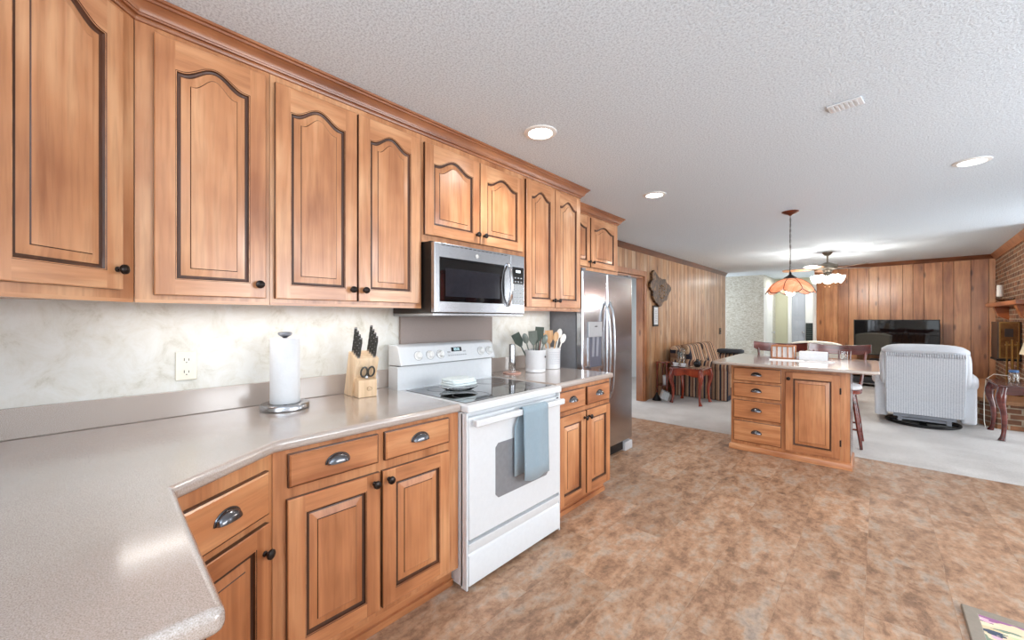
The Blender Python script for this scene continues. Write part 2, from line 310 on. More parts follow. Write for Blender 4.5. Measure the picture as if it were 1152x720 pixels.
# ------------------------------------------------------------------ mesh helpers
BASE = {}
class MB:
    def __init__(s, X=None): s.v = []; s.f = []; s.mi = []; s.m = 0; s.X = X or Matrix.Identity(4)
    def add(s, vs, fs):
        o = len(s.v); s.v += [s.X @ Vector(p) for p in vs]
        for f in fs: s.f.append([i + o for i in f]); s.mi.append(s.m)
        return s
    def box(s, x0, x1, y0, y1, z0, z1):
        return s.add([(x0, y0, z0), (x1, y0, z0), (x1, y1, z0), (x0, y1, z0), (x0, y0, z1), (x1, y0, z1), (x1, y1, z1), (x0, y1, z1)],
                     [(0, 3, 2, 1), (4, 5, 6, 7), (0, 1, 5, 4), (1, 2, 6, 5), (2, 3, 7, 6), (3, 0, 4, 7)])
    def hexa(s, bot, top):   # 4 bottom and 4 top corners
        return s.add(list(bot) + list(top), [(0, 3, 2, 1), (4, 5, 6, 7), (0, 1, 5, 4), (1, 2, 6, 5), (2, 3, 7, 6), (3, 0, 4, 7)])
    def prism(s, poly, a, b, axis='z'):
        P = {'z': lambda p, t: (p[0], p[1], t), 'y': lambda p, t: (p[0], t, p[1]), 'x': lambda p, t: (t, p[0], p[1])}[axis]
        n = len(poly)
        return s.add([P(p, a) for p in poly] + [P(p, b) for p in poly],
                     [tuple(range(n))[::-1], tuple(range(n, 2 * n))] + [(i, (i + 1) % n, n + (i + 1) % n, n + i) for i in range(n)])
    def rings(s, R, closed=True, cap0=False, cap1=False):
        n = len(R[0]); vs = [p for r in R for p in r]; fs = []
        for k in range(len(R) - 1):
            for i in range(n if closed else n - 1):
                j = (i + 1) % n; fs.append((k * n + i, k * n + j, (k + 1) * n + j, (k + 1) * n + i))
        if cap0: fs.append(tuple(range(n))[::-1])
        if cap1: fs.append(tuple(range((len(R) - 1) * n, len(R) * n)))
        return s.add(vs, fs)
    def lathe(s, prof, c=(0, 0, 0), n=28, sx=1, sy=1):
        R = [[(c[0] + r * sx * math.cos(2 * PI * i / n), c[1] + r * sy * math.sin(2 * PI * i / n), c[2] + z) for i in range(n)] for r, z in prof]
        ring = prof[0] == prof[-1]
        return s.rings(R, True, prof[0][0] > 1e-5 and not ring, prof[-1][0] > 1e-5 and not ring)
    def tube(s, pts, r, n=10, caps=True, flat=1.0):
        pts = [Vector(p) for p in pts]; rs = r if isinstance(r, (list, tuple)) else [r] * len(pts)
        up = None; R = []
        for i, p in enumerate(pts):
            t = (pts[min(i + 1, len(pts) - 1)] - pts[max(i - 1, 0)]).normalized()
            if up is None: up = Vector((0, 0, 1)) if abs(t.z) < 0.9 else Vector((1, 0, 0))
            a = t.cross(up).normalized(); b2 = a.cross(t).normalized(); up = b2
            R.append([p + (a * math.cos(2 * PI * k / n) + b2 * flat * math.sin(2 * PI * k / n)) * rs[i] for k in range(n)])
        return s.rings(R, True, caps, caps)
    def ball(s, c, r, n=20, m=12, sz=1.0, e=1.0):
        f = lambda t: math.copysign(abs(t) ** e, t)
        rx, ry, rz = (r, r, r * sz) if not isinstance(r, (tuple, list)) else r
        R = []
        for k in range(m + 1):
            ph = -PI / 2 + PI * k / m; cp = max(1e-4, f(math.cos(ph)))
            R.append([(c[0] + rx * cp * f(math.cos(2 * PI * i / n)), c[1] + ry * cp * f(math.sin(2 * PI * i / n)), c[2] + rz * f(math.sin(ph))) for i in range(n)])
        return s.rings(R, True, True, True)
    def sweep(s, path, prof, side=1, closed=False):
        """profile (offset, z) swept along a flat path with mitred corners; positive offset lies to the right of travel"""
        n = len(path); R = []
        for i in range(n):
            p = Vector(path[i])
            d0 = (Vector(path[i]) - Vector(path[i - 1])).normalized() if i > 0 or closed else None
            d1 = (Vector(path[(i + 1) % n]) - Vector(path[i])).normalized() if i < n - 1 or closed else None
            d0 = d0 or d1; d1 = d1 or d0
            n0 = Vector((d0.y, -d0.x)) * side; n1 = Vector((d1.y, -d1.x)) * side
            mv = (n0 + n1).normalized(); k = 1 / max(0.3, mv.dot(n0))
            R.append([(p.x + mv.x * o * k, p.y + mv.y * o * k, z) for o, z in prof])
        if closed: R.append(R[0])
        return s.rings(R, True, not closed, not closed)

def obj(name, mb, mats, parent=None, bevel=0, seg=2, angle=40, solid=0, sub=0, label=None):
    if not isinstance(mats, (list, tuple)): mats = [mats]
    vs = [Vector(v) for v in mb.v]
    if parent is not None: org = BASE[parent.name]
    else:
        lo = [min(v[i] for v in vs) for i in range(3)]; hi = [max(v[i] for v in vs) for i in range(3)]
        org = Vector(((lo[0] + hi[0]) / 2, (lo[1] + hi[1]) / 2, lo[2]))
    me = bpy.data.meshes.new(name); me.from_pydata([v - org for v in vs], [], mb.f)
    for m in mats: me.materials.append(m)
    for p, i in zip(me.polygons, mb.mi): p.material_index = min(i, len(mats) - 1)
    bm = bmesh.new(); bm.from_mesh(me); bmesh.ops.recalc_face_normals(bm, faces=bm.faces[:]); bm.to_mesh(me); bm.free()
    for p in me.polygons: p.use_smooth = True
    o = bpy.data.objects.new(name, me); COL.objects.link(o)
    if parent is not None: o.parent = parent
    else: o.location = org
    BASE[o.name] = org
    if solid:
        sd = o.modifiers.new('thickness', 'SOLIDIFY'); sd.thickness = solid; sd.offset = 0
    if bevel:
        bv = o.modifiers.new('rounding', 'BEVEL'); bv.width = bevel; bv.segments = seg; bv.limit_method = 'ANGLE'; bv.angle_limit = math.radians(35); bv.harden_normals = True
    else:
        me.set_sharp_from_angle(angle=math.radians(angle))
    if sub:
        sb = o.modifiers.new('smooth', 'SUBSURF'); sb.levels = sub; sb.render_levels = sub
    if label: o['label'] = label
    return o

def tag(o, label, cat, group=None):
    o['label'] = label; o['category'] = cat
    if group: o['group'] = group
    return o
def thing(name, loc, label, cat, group=None):
    o = bpy.data.objects.new(name, None); COL.objects.link(o); o.location = loc; o.empty_display_size = 0.1
    BASE[o.name] = Vector(loc)
    return tag(o, label, cat, group)
def single(name, mb, mats, label, cat, group=None, **kw): return tag(obj(name, mb, mats, None, **kw), label, cat, group)
def struct(name, mb, mats, parent=None, **kw):
    o = obj(name, mb, mats, parent, **kw)
    if parent is None: o['kind'] = 'structure'
    return o
def copy_tree(o, parent=None):
    c = o.copy(); COL.objects.link(c)
    if parent: c.parent = parent
    for ch in list(o.children): copy_tree(ch, c)
    return c
def frame(o, u, w):
    """matrix that maps local (u along the face, v up, w out of the face) to the room"""
    u = Vector(u).normalized(); w = Vector(w).normalized()
    return Matrix(((u.x, 0, w.x, o[0]), (u.y, 0, w.y, o[1]), (0, 1, 0, o[2]), (0, 0, 0, 1)))

# ------------------------------------------------------------------ the room shell
CEIL = 2.44
KW = -2.22      # kitchen wall plane
WW = -2.78      # panelled wall plane
struct('floor', MB().box(-2.9, 2.4, -3.2, 5.09, -0.08, 0.0), vinyl())
struct('floor', MB().box(-5.2, 2.4, 5.09, 15.2, -0.08, 0.002), carpet())
struct('ceiling', MB().box(-5.2, 2.5, -3.2, 15.2, CEIL, CEIL + 0.1), popcorn())
struct('wall_left', MB().box(-2.95, KW, -0.62, 2.955, 0, CEIL), splashM)
struct('wall_rear', MB().box(-2.95, -1.3, -0.62, -0.50, 0, CEIL), splashM)

boardL = [wood('pine_board', srgb(*a), srgb(*b), srgb(*c), 'z', 20, 0.3, 0.35, 0.4, knots=True) for a, b, c in
          [((140, 98, 64), (180, 134, 96), (200, 158, 120)), ((150, 106, 72), (192, 148, 110), (212, 172, 134)), ((130, 90, 60), (168, 122, 86), (190, 146, 108)), ((152, 116, 86), (188, 152, 120), (206, 174, 144))]]
boardR = [wood('red_pine_board', srgb(*a), srgb(*b), srgb(*c), 'z', 12, 0.32, 0.3, 0.4, knots=True) for a, b, c in
          [((140, 84, 48), (184, 122, 76), (206, 148, 100)), ((154, 96, 58), (196, 136, 90), (214, 160, 112)), ((128, 76, 44), (170, 110, 68), (192, 134, 88)), ((150, 92, 56), (190, 130, 84), (210, 154, 108))]]
groove = plain('dark_groove', srgb(40, 22, 12), 0.7, 0, 0.1)

def boards(X, L, z0, z1, wmin, wmax, t, skip=()):
    """boarded wall face: separate boards with V gaps on a dark backing, local frame u, v, w"""
    mb = MB(X); mb.m = 4; mb.box(0, L, z0, z1, -0.10, 0.0)
    u = 0; k = 0
    while u < L - 0.001:
        w = random.uniform(wmin, wmax)
        if L - u - w < wmin * .6: w = L - u
        mb.m = random.choice([i for i in range(4) if i != k]); k = mb.m
        g = 0.0035
        a, b = u + g, u + w - g
        mb.add([(u + .001, z0, 0.0), (a, z0, t), (b, z0, t), (u + w - .001, z0, 0.0), (u + .001, z1, 0.0), (a, z1, t), (b, z1, t), (u + w - .001, z1, 0.0)],
               [(0, 1, 5, 4), (1, 2, 6, 5), (2, 3, 7, 6), (4, 5, 6, 7), (3, 2, 1, 0)])
        u += w
    return mb
m1 = boards(frame((WW - .012, 2.956, 0), (0, 1, 0), (1, 0, 0)), 2.18, 0, CEIL, .07, .16, .012)
m2 = boards(frame((WW - .012, 6.19, 0), (0, 1, 0), (1, 0, 0)), 10.85 - 6.19, 0, CEIL, .07, .16, .012)
m3 = boards(frame((WW - .012, 5.136, 0), (0, 1, 0), (1, 0, 0)), 1.054, 2.0, CEIL, .07, .16, .012)
for q in (m2, m3):
    o = len(m1.v); m1.v += q.v; m1.f += [[i + o for i in f] for f in q.f]; m1.mi += q.mi
struct('wall_left', m1, boardL + [groove])
# doorway casing in the panelled wall
fm = MB()
fm.box(WW, WW + .02, 6.19, 6.275, 0, 2.085); fm.box(WW, WW + .02, 5.05, 5.136, 0, 2.085); fm.box(WW, WW + .02, 5.136, 6.19, 2.0, 2.085)
fm.box(WW - .115, WW, 6.165, 6.19, 0, 1.995); fm.box(WW - .115, WW, 5.136, 5.161, 0, 1.995); fm.box(WW - .115, WW, 5.161, 6.165, 1.97, 1.995)
casing = wood('casing_pine', srgb(128, 74, 40), srgb(164, 102, 60), srgb(186, 126, 82), 'z', 14, 0.3, 0.3, knots=True)
struct('trim_1', fm, casing, bevel=.004)
# the next room seen through the doorway
struct('wall_far', MB().box(-4.6, -4.5, 4.0, 10.0, 0, CEIL), whitewall)
struct('wall_far', MB().box(-4.5, -2.9, 8.6, 8.7, 0, CEIL), whitewall)
wm = MB()
for i in range(14): wm.box(-4.5, -4.48, 4.05 + i * .325, 4.05 + i * .325 + .318, .14, .90)
wm.box(-4.5, -4.465, 4.0, 8.6, .90, .94)
struct('trim_2', wm, casing)
struct('baseboard_far', MB().box(-4.5, -4.475, 4.0, 8.6, 0, .14), whitetrim)
light('next_room_daylight', 'AREA', (-3.7, 6.3, 2.35), 35, (0.95, 0.98, 1.0), (0, 0, 0), 1.2, 1.2)

# hall beyond the panelled wall
struct('wall_back', MB().box(-5.0, -2.16, 11.90, 13.5, 0, CEIL), hallpaper)
struct('wall_back', MB().box(-2.16, -0.8, 13.5, 13.6, 0, CEIL), olivewall)
struct('wall_hall', MB().box(-1.04, -0.92, 11.14, 13.5, 0, CEIL), whitewall)
struct('wall_side', MB().box(-2.9, -2.79, 10.851, 10.95, 0, CEIL), whitewall)
# TV wall, boarded, very slightly out of square like the photograph's
TA, TB = Vector((-1.04, 11.04)), Vector((1.52, 10.735)); TD = (TB - TA); TL = TD.length; TU = TD.normalized(); TN = Vector((TU.y, -TU.x))
struct('wall_back', boards(frame((TA.x - TN.x * .012, TA.y - TN.y * .012, 0), (TU.x, TU.y, 0), (TN.x, TN.y, 0)), TL, 0, CEIL, .13, .25, .012), boardR + [groove])
struct('trim_3', MB().box(-1.06, -1.0, 10.98, 11.06, 0, 2.12), whitetrim, bevel=.004)
crown_prof = [(0, CEIL - .075), (.012, CEIL - .075), (.02, CEIL - .06), (.045, CEIL - .02), (.055, CEIL - .012), (.055, CEIL - .001), (0, CEIL - .001)]
dkcrown = wood('dark_crown', srgb(80, 42, 22), srgb(108, 60, 32), srgb(130, 78, 46), 'h', 14, 0.35, 0.3)
struct('trim_4', MB().sweep([(TA.x, TA.y), (TB.x - .02, TB.y)], crown_prof), dkcrown)
struct('trim_5', MB().sweep([(WW, 4.14), (WW, 10.85)], crown_prof), dkcrown)
# brick chimney wall on the right
struct('wall_right', MB().add([(1.37, 7.46, 0), (1.7, 7.46, 0), (1.7, 10.72, 0), (1.495, 10.735, 0), (1.37, 7.46, CEIL), (1.7, 7.46, CEIL), (1.7, 10.72, CEIL), (1.495, 10.735, CEIL)],
       [(0, 3, 2, 1), (4, 5, 6, 7), (0, 1, 5, 4), (1, 2, 6, 5), (2, 3, 7, 6), (3, 0, 4, 7)]), bricks('chimney_brick'))
orangewood = wood('orange_pine', srgb(130, 66, 28), srgb(172, 96, 48), srgb(198, 124, 70), 'h', 12, 0.32, 0.3)
struct('trim_6', MB().sweep([(1.495, 10.68), (1.37, 7.46)], [(0, CEIL - .10), (.015, CEIL - .10), (.03, CEIL - .07), (.06, CEIL - .02), (.06, CEIL - .001), (0, CEIL - .001)]), casing)
# right-hand kitchen wall with two windows and an added patio opening (outside the frame; lights the room and shows in the steel)
rw = MB()
for y0, y1 in ((-3.2, 1.15), (2.65, 2.95), (4.05, 6.25), (7.45, 7.6)): rw.box(2.4, 2.5, y0, y1, 0, CEIL)
rw.box(2.4, 2.5, 6.25, 7.45, 2.1, CEIL)
for y0, y1 in ((1.15, 2.65), (2.95, 4.05)): rw.box(2.4, 2.5, y0, y1, 0, .95); rw.box(2.4, 2.5, y0, y1, 2.05, CEIL)
struct('wall_right', rw, whitewall)
for k, (y0, y1) in enumerate(((1.15, 2.65), (2.95, 4.05))):
    fr = MB()
    fr.box(2.36, 2.40, y0 - .07, y0, .88, 2.12); fr.box(2.36, 2.40, y1, y1 + .07, .88, 2.12); fr.box(2.36, 2.40, y0, y1, 2.05, 2.12); fr.box(2.36, 2.40, y0, y1, .88, .95)
    fr.box(2.43, 2.47, (y0 + y1) / 2 - .03, (y0 + y1) / 2 + .03, .95, 2.05); fr.box(2.43, 2.47, y0, y1, 1.48, 1.53)
    struct('window_%d' % (k + 1), fr, whitetrim)

# hall doors
def panel_door(X, w, h, name, mat, t=.035, knob=None):
    mb = MB(X); mb.box(0, w, 0, h, 0, t)
    for (a, b) in ((.12, .42), (.5, .62), (.68, .94)):
        for (c, d) in ((.14, .46), (.54, .86)):
            mb.add([(w * c, h * a, t), (w * d, h * a, t), (w * d, h * b, t), (w * c, h * b, t), (w * c + .02, h * a + .02, t + .006), (w * d - .02, h * a + .02, t + .006), (w * d - .02, h * b - .02, t + .006), (w * c + .02, h * b - .02, t + .006)],
                   [(0, 1, 5, 4), (1, 2, 6, 5), (2, 3, 7, 6), (3, 0, 4, 7), (4, 5, 6, 7)])
    o = struct(name, mb, mat)
    kb = MB(X @ Matrix.Translation((w * (.92 if knob is None else knob), .95, t)))
    kb.lathe([(.026, 0), (.026, .006), (.01, .01), (.01, .035), (.026, .045), (.028, .058), (.018, .07), (0, .072)], n=16)
    obj('door_knob', kb, chrome, o)
    return o
bluegrey = plain('blue_grey_door_paint', srgb(170, 176, 186), 0.35, 0, 0.02)
panel_door(frame((-2.16, 12.05, 0), (0, 1, 0), (1, 0, 0)), .80, 2.03, 'door_1', whitetrim)
struct('trim_7', MB().box(-2.16, -2.135, 11.90, 12.045, 0, 2.10).box(-2.16, -2.135, 12.855, 12.95, 0, 2.10).box(-2.16, -2.135, 12.045, 12.855, 2.035, 2.10), whitetrim)
panel_door(frame((-1.77, 13.495, 0), (1, 0, 0), (0, -1, 0)), .30, 2.03, 'door_2', bluegrey, knob=.86)
struct('trim_8', MB().box(-1.86, -1.775, 13.46, 13.499, 0, 2.1).box(-1.465, -1.06, 13.47, 13.499, 0, 2.1).box(-1.86, -1.06, 13.46, 13.499, 2.101, 2.18), whitetrim)
lv = thing('wall_grille', (-1.365, 13.47, 0.72), 'dark slatted grille at the end of the hall, right of the blue-grey door', 'grille')
obj('grille_frame', MB().box(-1.455, -1.265, 13.44, 13.469, .70, 1.20), black_me, lv)
for i in range(8): obj('slat', MB().box(-1.445, -1.275, 13.43, 13.4395, .725 + i * .058, .765 + i * .058), plain('dark_slate', srgb(58, 68, 66), .5), lv)

# ------------------------------------------------------------------ kitchen joinery
def ring_pts(w, h, st, arch, d, depth, n=24):
    u0, u1, v0 = st + d, w - st - d, st + d
    vs = h - st - arch - d
    P = [(u0, v0, depth), (u1, v0, depth)]
    for i in range(n + 1):
        t = 1 - 2 * i / n
        bell = (0.5 + 0.5 * math.cos(PI * max(-1, min(1, t * 1.12)))) if arch else 0
        P.append((u0 + (u1 - u0) * (t + 1) / 2, vs + arch * bell, depth))
    return P

def door_mesh(X, w, h, arch=0.0, st=.058, t=.02, n=24):
    """raised-panel door; slots: 0 upright grain, 1 level grain, 2 glaze"""
    mb = MB(X); R0 = ring_pts(w, h, st, arch, 0, t, n)
    # sides and back
    mb.m = 2; c = .003
    mb.add([(0, 0, 0), (w, 0, 0), (w, h, 0), (0, h, 0), (0, 0, t - c), (w, 0, t - c), (w, h, t - c), (0, h, t - c), (c, c, t), (w - c, c, t), (w - c, h - c, t), (c, h - c, t)],
           [(3, 2, 1, 0), (0, 1, 5, 4), (1, 2, 6, 5), (2, 3, 7, 6), (3, 0, 4, 7)])
    mb.m = 0
    mb.add([(0, 0, t - c), (w, 0, t - c), (w, h, t - c), (0, h, t - c), (c, c, t), (w - c, c, t), (w - c, h - c, t), (c, h - c, t)],
           [(0, 1, 5, 4), (1, 2, 6, 5), (2, 3, 7, 6), (3, 0, 4, 7)])
    # stiles and rails
    mb.add([(c, c, t), (st, c, t), (st, h - c, t), (c, h - c, t)], [(0, 1, 2, 3)])
    mb.add([(w - st, c, t), (w - c, c, t), (w - c, h - c, t), (w - st, h - c, t)], [(0, 1, 2, 3)])
    mb.m = 1
    mb.add([(st, c, t), (w - st, c, t), (w - st, st, t), (st, st, t)], [(0, 1, 2, 3)])
    top = R0[2:]
    vs = [p for p in top] + [(p[0], h - c, t) for p in top]; k = len(top)
    mb.add(vs, [(i, i + 1, k + i + 1, k + i) for i in range(k - 1)])
    prof = [(0, t, 1), (.0015, t - .002, 2), (.004, t - .002, 1), (.007, t - .009, 2), (.013, t - .0105, 2), (.017, t - .0095, 2), (.043, t - .0035, 0), (.0455, t - .001, 2), (.047, t - .001, 0)]
    rs = [ring_pts(w, h, st, arch, d, dep, n) for d, dep, _ in prof]
    for i in range(len(rs) - 1):
        mb.m = prof[i + 1][2]; mb.rings([rs[i], rs[i + 1]])
    L = rs[-1]; top = L[2:]; v0 = L[0][1]; mb.m = 0
    vs = [p for p in top] + [(p[0], v0, p[2]) for p in top]; k = len(top)
    mb.add(vs, [(i, i + 1, k + i + 1, k + i) for i in range(k - 1)])
    return mb

def drawer_mesh(X, w, h, t=.02):
    mb = MB(X); c = .008; t0 = t - .006
    mb.m = 2; mb.add([(0, 0, 0), (w, 0, 0), (w, h, 0), (0, h, 0), (0, 0, t0), (w, 0, t0), (w, h, t0), (0, h, t0)], [(3, 2, 1, 0), (0, 1, 5, 4), (1, 2, 6, 5), (2, 3, 7, 6), (3, 0, 4, 7)])
    mb.add([(0, 0, t0), (w, 0, t0), (w, h, t0), (0, h, t0), (.003, .003, t0 + .001), (w - .003, .003, t0 + .001), (w - .003, h - .003, t0 + .001), (.003, h - .003, t0 + .001)], [(0, 1, 5, 4), (1, 2, 6, 5), (2, 3, 7, 6), (3, 0, 4, 7)])
    mb.m = 1; mb.add([(.003, .003, t0 + .001), (w - .003, .003, t0 + .001), (w - .003, h - .003, t0 + .001), (.003, h - .003, t0 + .001), (c, c, t), (w - c, c, t), (w - c, h - c, t), (c, h - c, t)],
                    [(0, 1, 5, 4), (1, 2, 6, 5), (2, 3, 7, 6), (3, 0, 4, 7), (4, 5, 6, 7)])
    return mb

def knob_mesh(X, u, v, w, s=1.0):
    mb = MB(X @ Matrix.Translation((u, v, w)))
    return mb.lathe([(.009 * s, 0), (.009 * s, .003 * s), (.0055 * s, .006 * s), (.006 * s, .013 * s), (.013 * s, .017 * s), (.0165 * s, .022 * s), (.0155 * s, .028 * s), (.009 * s, .032 * s), (0, .033 * s)], n=18)

def pull_mesh(X, u, v, w, a=.043, b=.032, c=.024):
    """cup pull: a quarter-round hood open below, with a rim"""
    mb = MB(X @ Matrix.Translation((u, v, w)))
    R = []
    for i in range(9):
        p = PI / 2 * i / 8
        R.append([(a * math.cos(PI * k / 16), math.sin(PI * k / 16) * b * math.cos(p), .002 + c * math.sin(p) * (math.sin(PI * k / 16) ** .6)) for k in range(17)])
    mb.rings(R, False)
    mb.tube([((a + .002) * math.cos(PI * k / 16), (b + .002) * math.sin(PI * k / 16), .002) for k in range(17)], .003, 6)
    return mb

def add_door(th, X, w, h, arch, kn, V, H, label=None):
    d = obj('door', door_mesh(X, w, h, arch), [V, H, glaze], th)
    if kn: obj('knob', knob_mesh(X, kn[0], kn[1], .0205), bronze, d)
    return d
def add_drawer(th, X, w, h, V, H):
    d = obj('drawer', drawer_mesh(X, w, h), [V, H, glaze], th)
    obj('cup_pull', pull_mesh(X, w / 2, h / 2 - .008, .0205), pewter, d)
    return d

UF = -1.905           # wall cabinet face plane; doors stand 2 cm proud of it
def upper(name, y0, y1, z0, z1, doors, label, face=UF, back=KW, arch=.05, kz=.055):
    th = thing(name, (back, (y0 + y1) / 2, z0), label, 'cabinet')
    b = MB(); b.box(back + .001, face, y0 + .0005, y1 - .0005, z0 + .012, z1)
    b.m = 1; b.box(face - .022, face, y0 + .0005, y1 - .0005, z0, z0 + .012)
    obj('cabinet_body', b, [mapleV, mapleH], th)
    for (a, c, d0, d1, side) in doors:
        w, h = c - a, d1 - d0
        add_door(th, frame((face, a, d0), (0, 1, 0), (1, 0, 0)), w, h, arch, ((w - .028) if side > 0 else .028, kz), mapleV, mapleH)
    return th
upper('wall_cabinet', .152, .5695, 1.387, 2.40, [(.201, .552, 1.415, 2.343, 1)], 'maple wall cabinet with one arched door, between the angled corner cabinet and the double-door cabinet')
upper('wall_cabinet', .5705, 1.334, 1.387, 2.40, [(.588, .948, 1.415, 2.335, 1), (.957, 1.313, 1.415, 2.335, -1)], 'maple wall cabinet with two tall arched doors, directly left of the microwave')
upper('wall_cabinet', 1.335, 2.209, 1.765, 2.40, [(1.348, 1.768, 1.806, 2.328, 1), (1.775, 2.192, 1.806, 2.328, -1)], 'short two-door maple wall cabinet directly above the microwave')
upper('wall_cabinet', 2.210, 2.964, 1.387, 2.40, [(2.231, 2.579, 1.415, 2.345, 1), (2.587, 2.945, 1.415, 2.345, -1)], 'maple wall cabinet with two narrow arched doors, between microwave and refrigerator')
upper('wall_cabinet', 2.966, 4.13, 1.80, 2.40, [(3.0, 3.52, 1.846, 2.345, 1), (3.54, 4.07, 1.846, 2.345, -1)], 'deep maple cabinet with two arched doors above the stainless refrigerator', face=-2.16, back=WW, kz=.05)
# angled corner wall cabinet
th = thing('corner_wall_cabinet', (-2.1, -.2, 1.387), 'angled maple corner wall cabinet with a large arched door, leftmost above the counter', 'cabinet')
dq = .304
b = MB(); b.prism([(UF, .150), (KW + .001, .150), (KW + .001, -.498), (UF + dq, -.498), (UF + dq, .150 - dq)], 1.399, 2.40)
b.m = 1; b.prism([(UF, .150), (UF - .03, .150), (UF + dq - .03, .15 - dq), (UF + dq, .150 - dq)], 1.387, 1.399)
obj('cabinet_body', b, [mapleV, mapleH], th)
X = frame((UF + dq, .150 - dq, 1.426), (-1, 1, 0), (1, 1, 0))
add_door(th, X, .37, .917, .05, (.37 - .024, .065), mapleV, mapleH)
# crown mouldings
cp = [(0, 2.366), (.008, 2.366), (.012, 2.374), (.012, 2.380), (.022, 2.380), (.024, 2.386), (.028, 2.386), (.034, 2.402), (.048, 2.420), (.054, 2.420), (.056, 2.428), (.064, 2.430), (.066, CEIL - .001), (0, CEIL - .001)]
single('crown_moulding', MB().sweep([(UF + dq, .150 - dq - .3), (UF + dq, .150 - dq), (UF, .150), (UF, 2.965), (UF - .25, 2.965)], cp), [crownM], 'dark maple crown moulding running along the tops of the long row of wall cabinets', 'moulding')
single('crown_moulding', MB().sweep([(-2.16, 3.03), (-2.16, 4.13), (-2.45, 4.13)], cp), [crownM], 'short crown moulding on the cabinet above the refrigerator', 'moulding')

# base cabinets
BF = -1.535
def base_body(mb, y0, y1, back=KW + .002, face=BF):
    mb.m = 0; mb.box(back, face, y0, y1, .10, .872)
    mb.m = 1; mb.box(back, face - .05, y0 + .002, y1 - .002, 0.0, .10)
    mb.box(face - .05, face - .036, y0 + .002, y1 - .002, 0, .03)
    return mb
th = thing('base_cabinet', (-1.9, .87, 0), 'maple base cabinet with two drawers over two doors, left of the white range', 'cabinet')
obj('cabinet_body', base_body(MB(), .468, 1.292), [baseV, baseH], th)
for a, c in ((.514, .855), (.885, 1.225)): add_drawer(th, frame((BF, a, .738), (0, 1, 0), (1, 0, 0)), c - a, .118, baseV, baseH)
add_door(th, frame((BF, .510, .13), (0, 1, 0), (1, 0, 0)), .351, .568, 0, (.351 - .026, .53), baseV, baseH)
add_door(th, frame((BF, .874, .13), (0, 1, 0), (1, 0, 0)), .351, .568, 0, (.026, .53), baseV, baseH)
th = thing('base_cabinet', (-1.9, 2.45, 0), 'narrow maple base cabinet with two drawers over two doors, right of the white range', 'cabinet')
obj('cabinet_body', base_body(MB(), 2.078, 2.80), [baseV, baseH], th)
for a, c in ((2.118, 2.432), (2.462, 2.776)): add_drawer(th, frame((BF, a, .718), (0, 1, 0), (1, 0, 0)), c - a, .130, baseV, baseH)
add_door(th, frame((BF, 2.112, .10), (0, 1, 0), (1, 0, 0)), .326, .585, 0, (.326 - .022, .54), baseV, baseH)
add_door(th, frame((BF, 2.454, .10), (0, 1, 0), (1, 0, 0)), .326, .585, 0, (.022, .54), baseV, baseH)
# angled corner base cabinet
P0, P1 = Vector((-1.308, .128)), Vector((BF, .466)); PD = (P1 - P0); PL = PD.length; PU = PD.normalized(); PN = Vector((PU.y, -PU.x))
th = thing('corner_base_cabinet', (-1.7, .0, 0), 'angled maple corner base cabinet, one drawer over a door, under the counter bend', 'cabinet')
b = MB(); b.prism([(P0.x, P0.y), (P1.x, P1.y), (KW + .002, P1.y), (KW + .002, -.495), (P0.x, -.495)], .10, .872)
b.m = 1; q = PN * -.05; b.prism([(P0.x + q.x, P0.y + q.y), (P1.x + q.x, P1.y + q.y - .01), (KW + .002, P1.y - .01), (KW + .002, -.49), (P0.x + q.x, -.49)], 0, .10)
obj('cabinet_body', b, [baseV, baseH], th)
def FX(s, z): return frame((P0.x + PU.x * s, P0.y + PU.y * s, z), (PU.x, PU.y, 0), (PN.x, PN.y, 0))
add_drawer(th, FX(.035, .677), PL - .065, .146, baseV, baseH)
add_door(th, FX(.035, .13), PL - .065, .52, 0, (PL - .065 - .026, .43), baseV, baseH)
# peninsula cabinet under the near end of the counter
th = thing('peninsula_cabinet', (-1.0, -.18, 0), 'maple cabinet under the rounded near end of the counter in the left foreground', 'cabinet')
obj('cabinet_body', MB().box(P0.x + .002, -.735, -.49, .125, .10, .872).box(P0.x + .002, -.735, -.49, .075, 0, .10), [baseV], th)
obj('end_panel', door_mesh(frame((-.735, -.45, .14), (0, 1, 0), (1, 0, 0)), .54, .70, 0), [baseV, baseH, glaze], th)

# worktops
th = thing('countertop', (-1.9, .4, .874), 'taupe speckled L-shaped countertop with rolled edge sweeping through the left foreground', 'countertop')
poly = [(KW + .003, -.497), (-.700, -.497), (-.700, .155), (-1.296, .176), (-1.507, .473), (-1.507, 1.294), (KW + .003, 1.294)]
obj('worktop', MB().prism(poly, .8735, .914), lamM, th, bevel=.016, seg=4)
obj('backsplash', MB().box(KW + .001, KW + .02, -.49, 1.385, .9145, 1.022), lamM, th, bevel=.003)
th = thing('countertop', (-1.9, 2.45, .874), 'short taupe countertop between the white range and the refrigerator', 'countertop')
obj('worktop', MB().prism([(KW + .003, 2.075), (-1.507, 2.075), (-1.507, 2.825), (KW + .003, 2.825)], .8735, .914), lamM, th, bevel=.016, seg=4)
obj('backsplash', MB().box(KW + .001, KW + .02, 2.192, 2.82, .9145, 1.022), lamM, th, bevel=.003)
single('splash_panel', MB().box(KW + .001, KW + .022, 1.388, 2.19, .9147, 1.343), plain('mauve_grey_panel', srgb(140, 126, 120), .35, 0, .06, 30), 'plain grey-brown splash panel on the wall between range and microwave', 'panel')
ol = thing('wall_outlet', (KW, .34, 1.127), 'ivory double wall outlet above the counter backsplash', 'outlet')
obj('cover_plate', MB().box(KW + .0005, KW + .007, .304, .378, 1.065, 1.187), ivory, ol, bevel=.003)
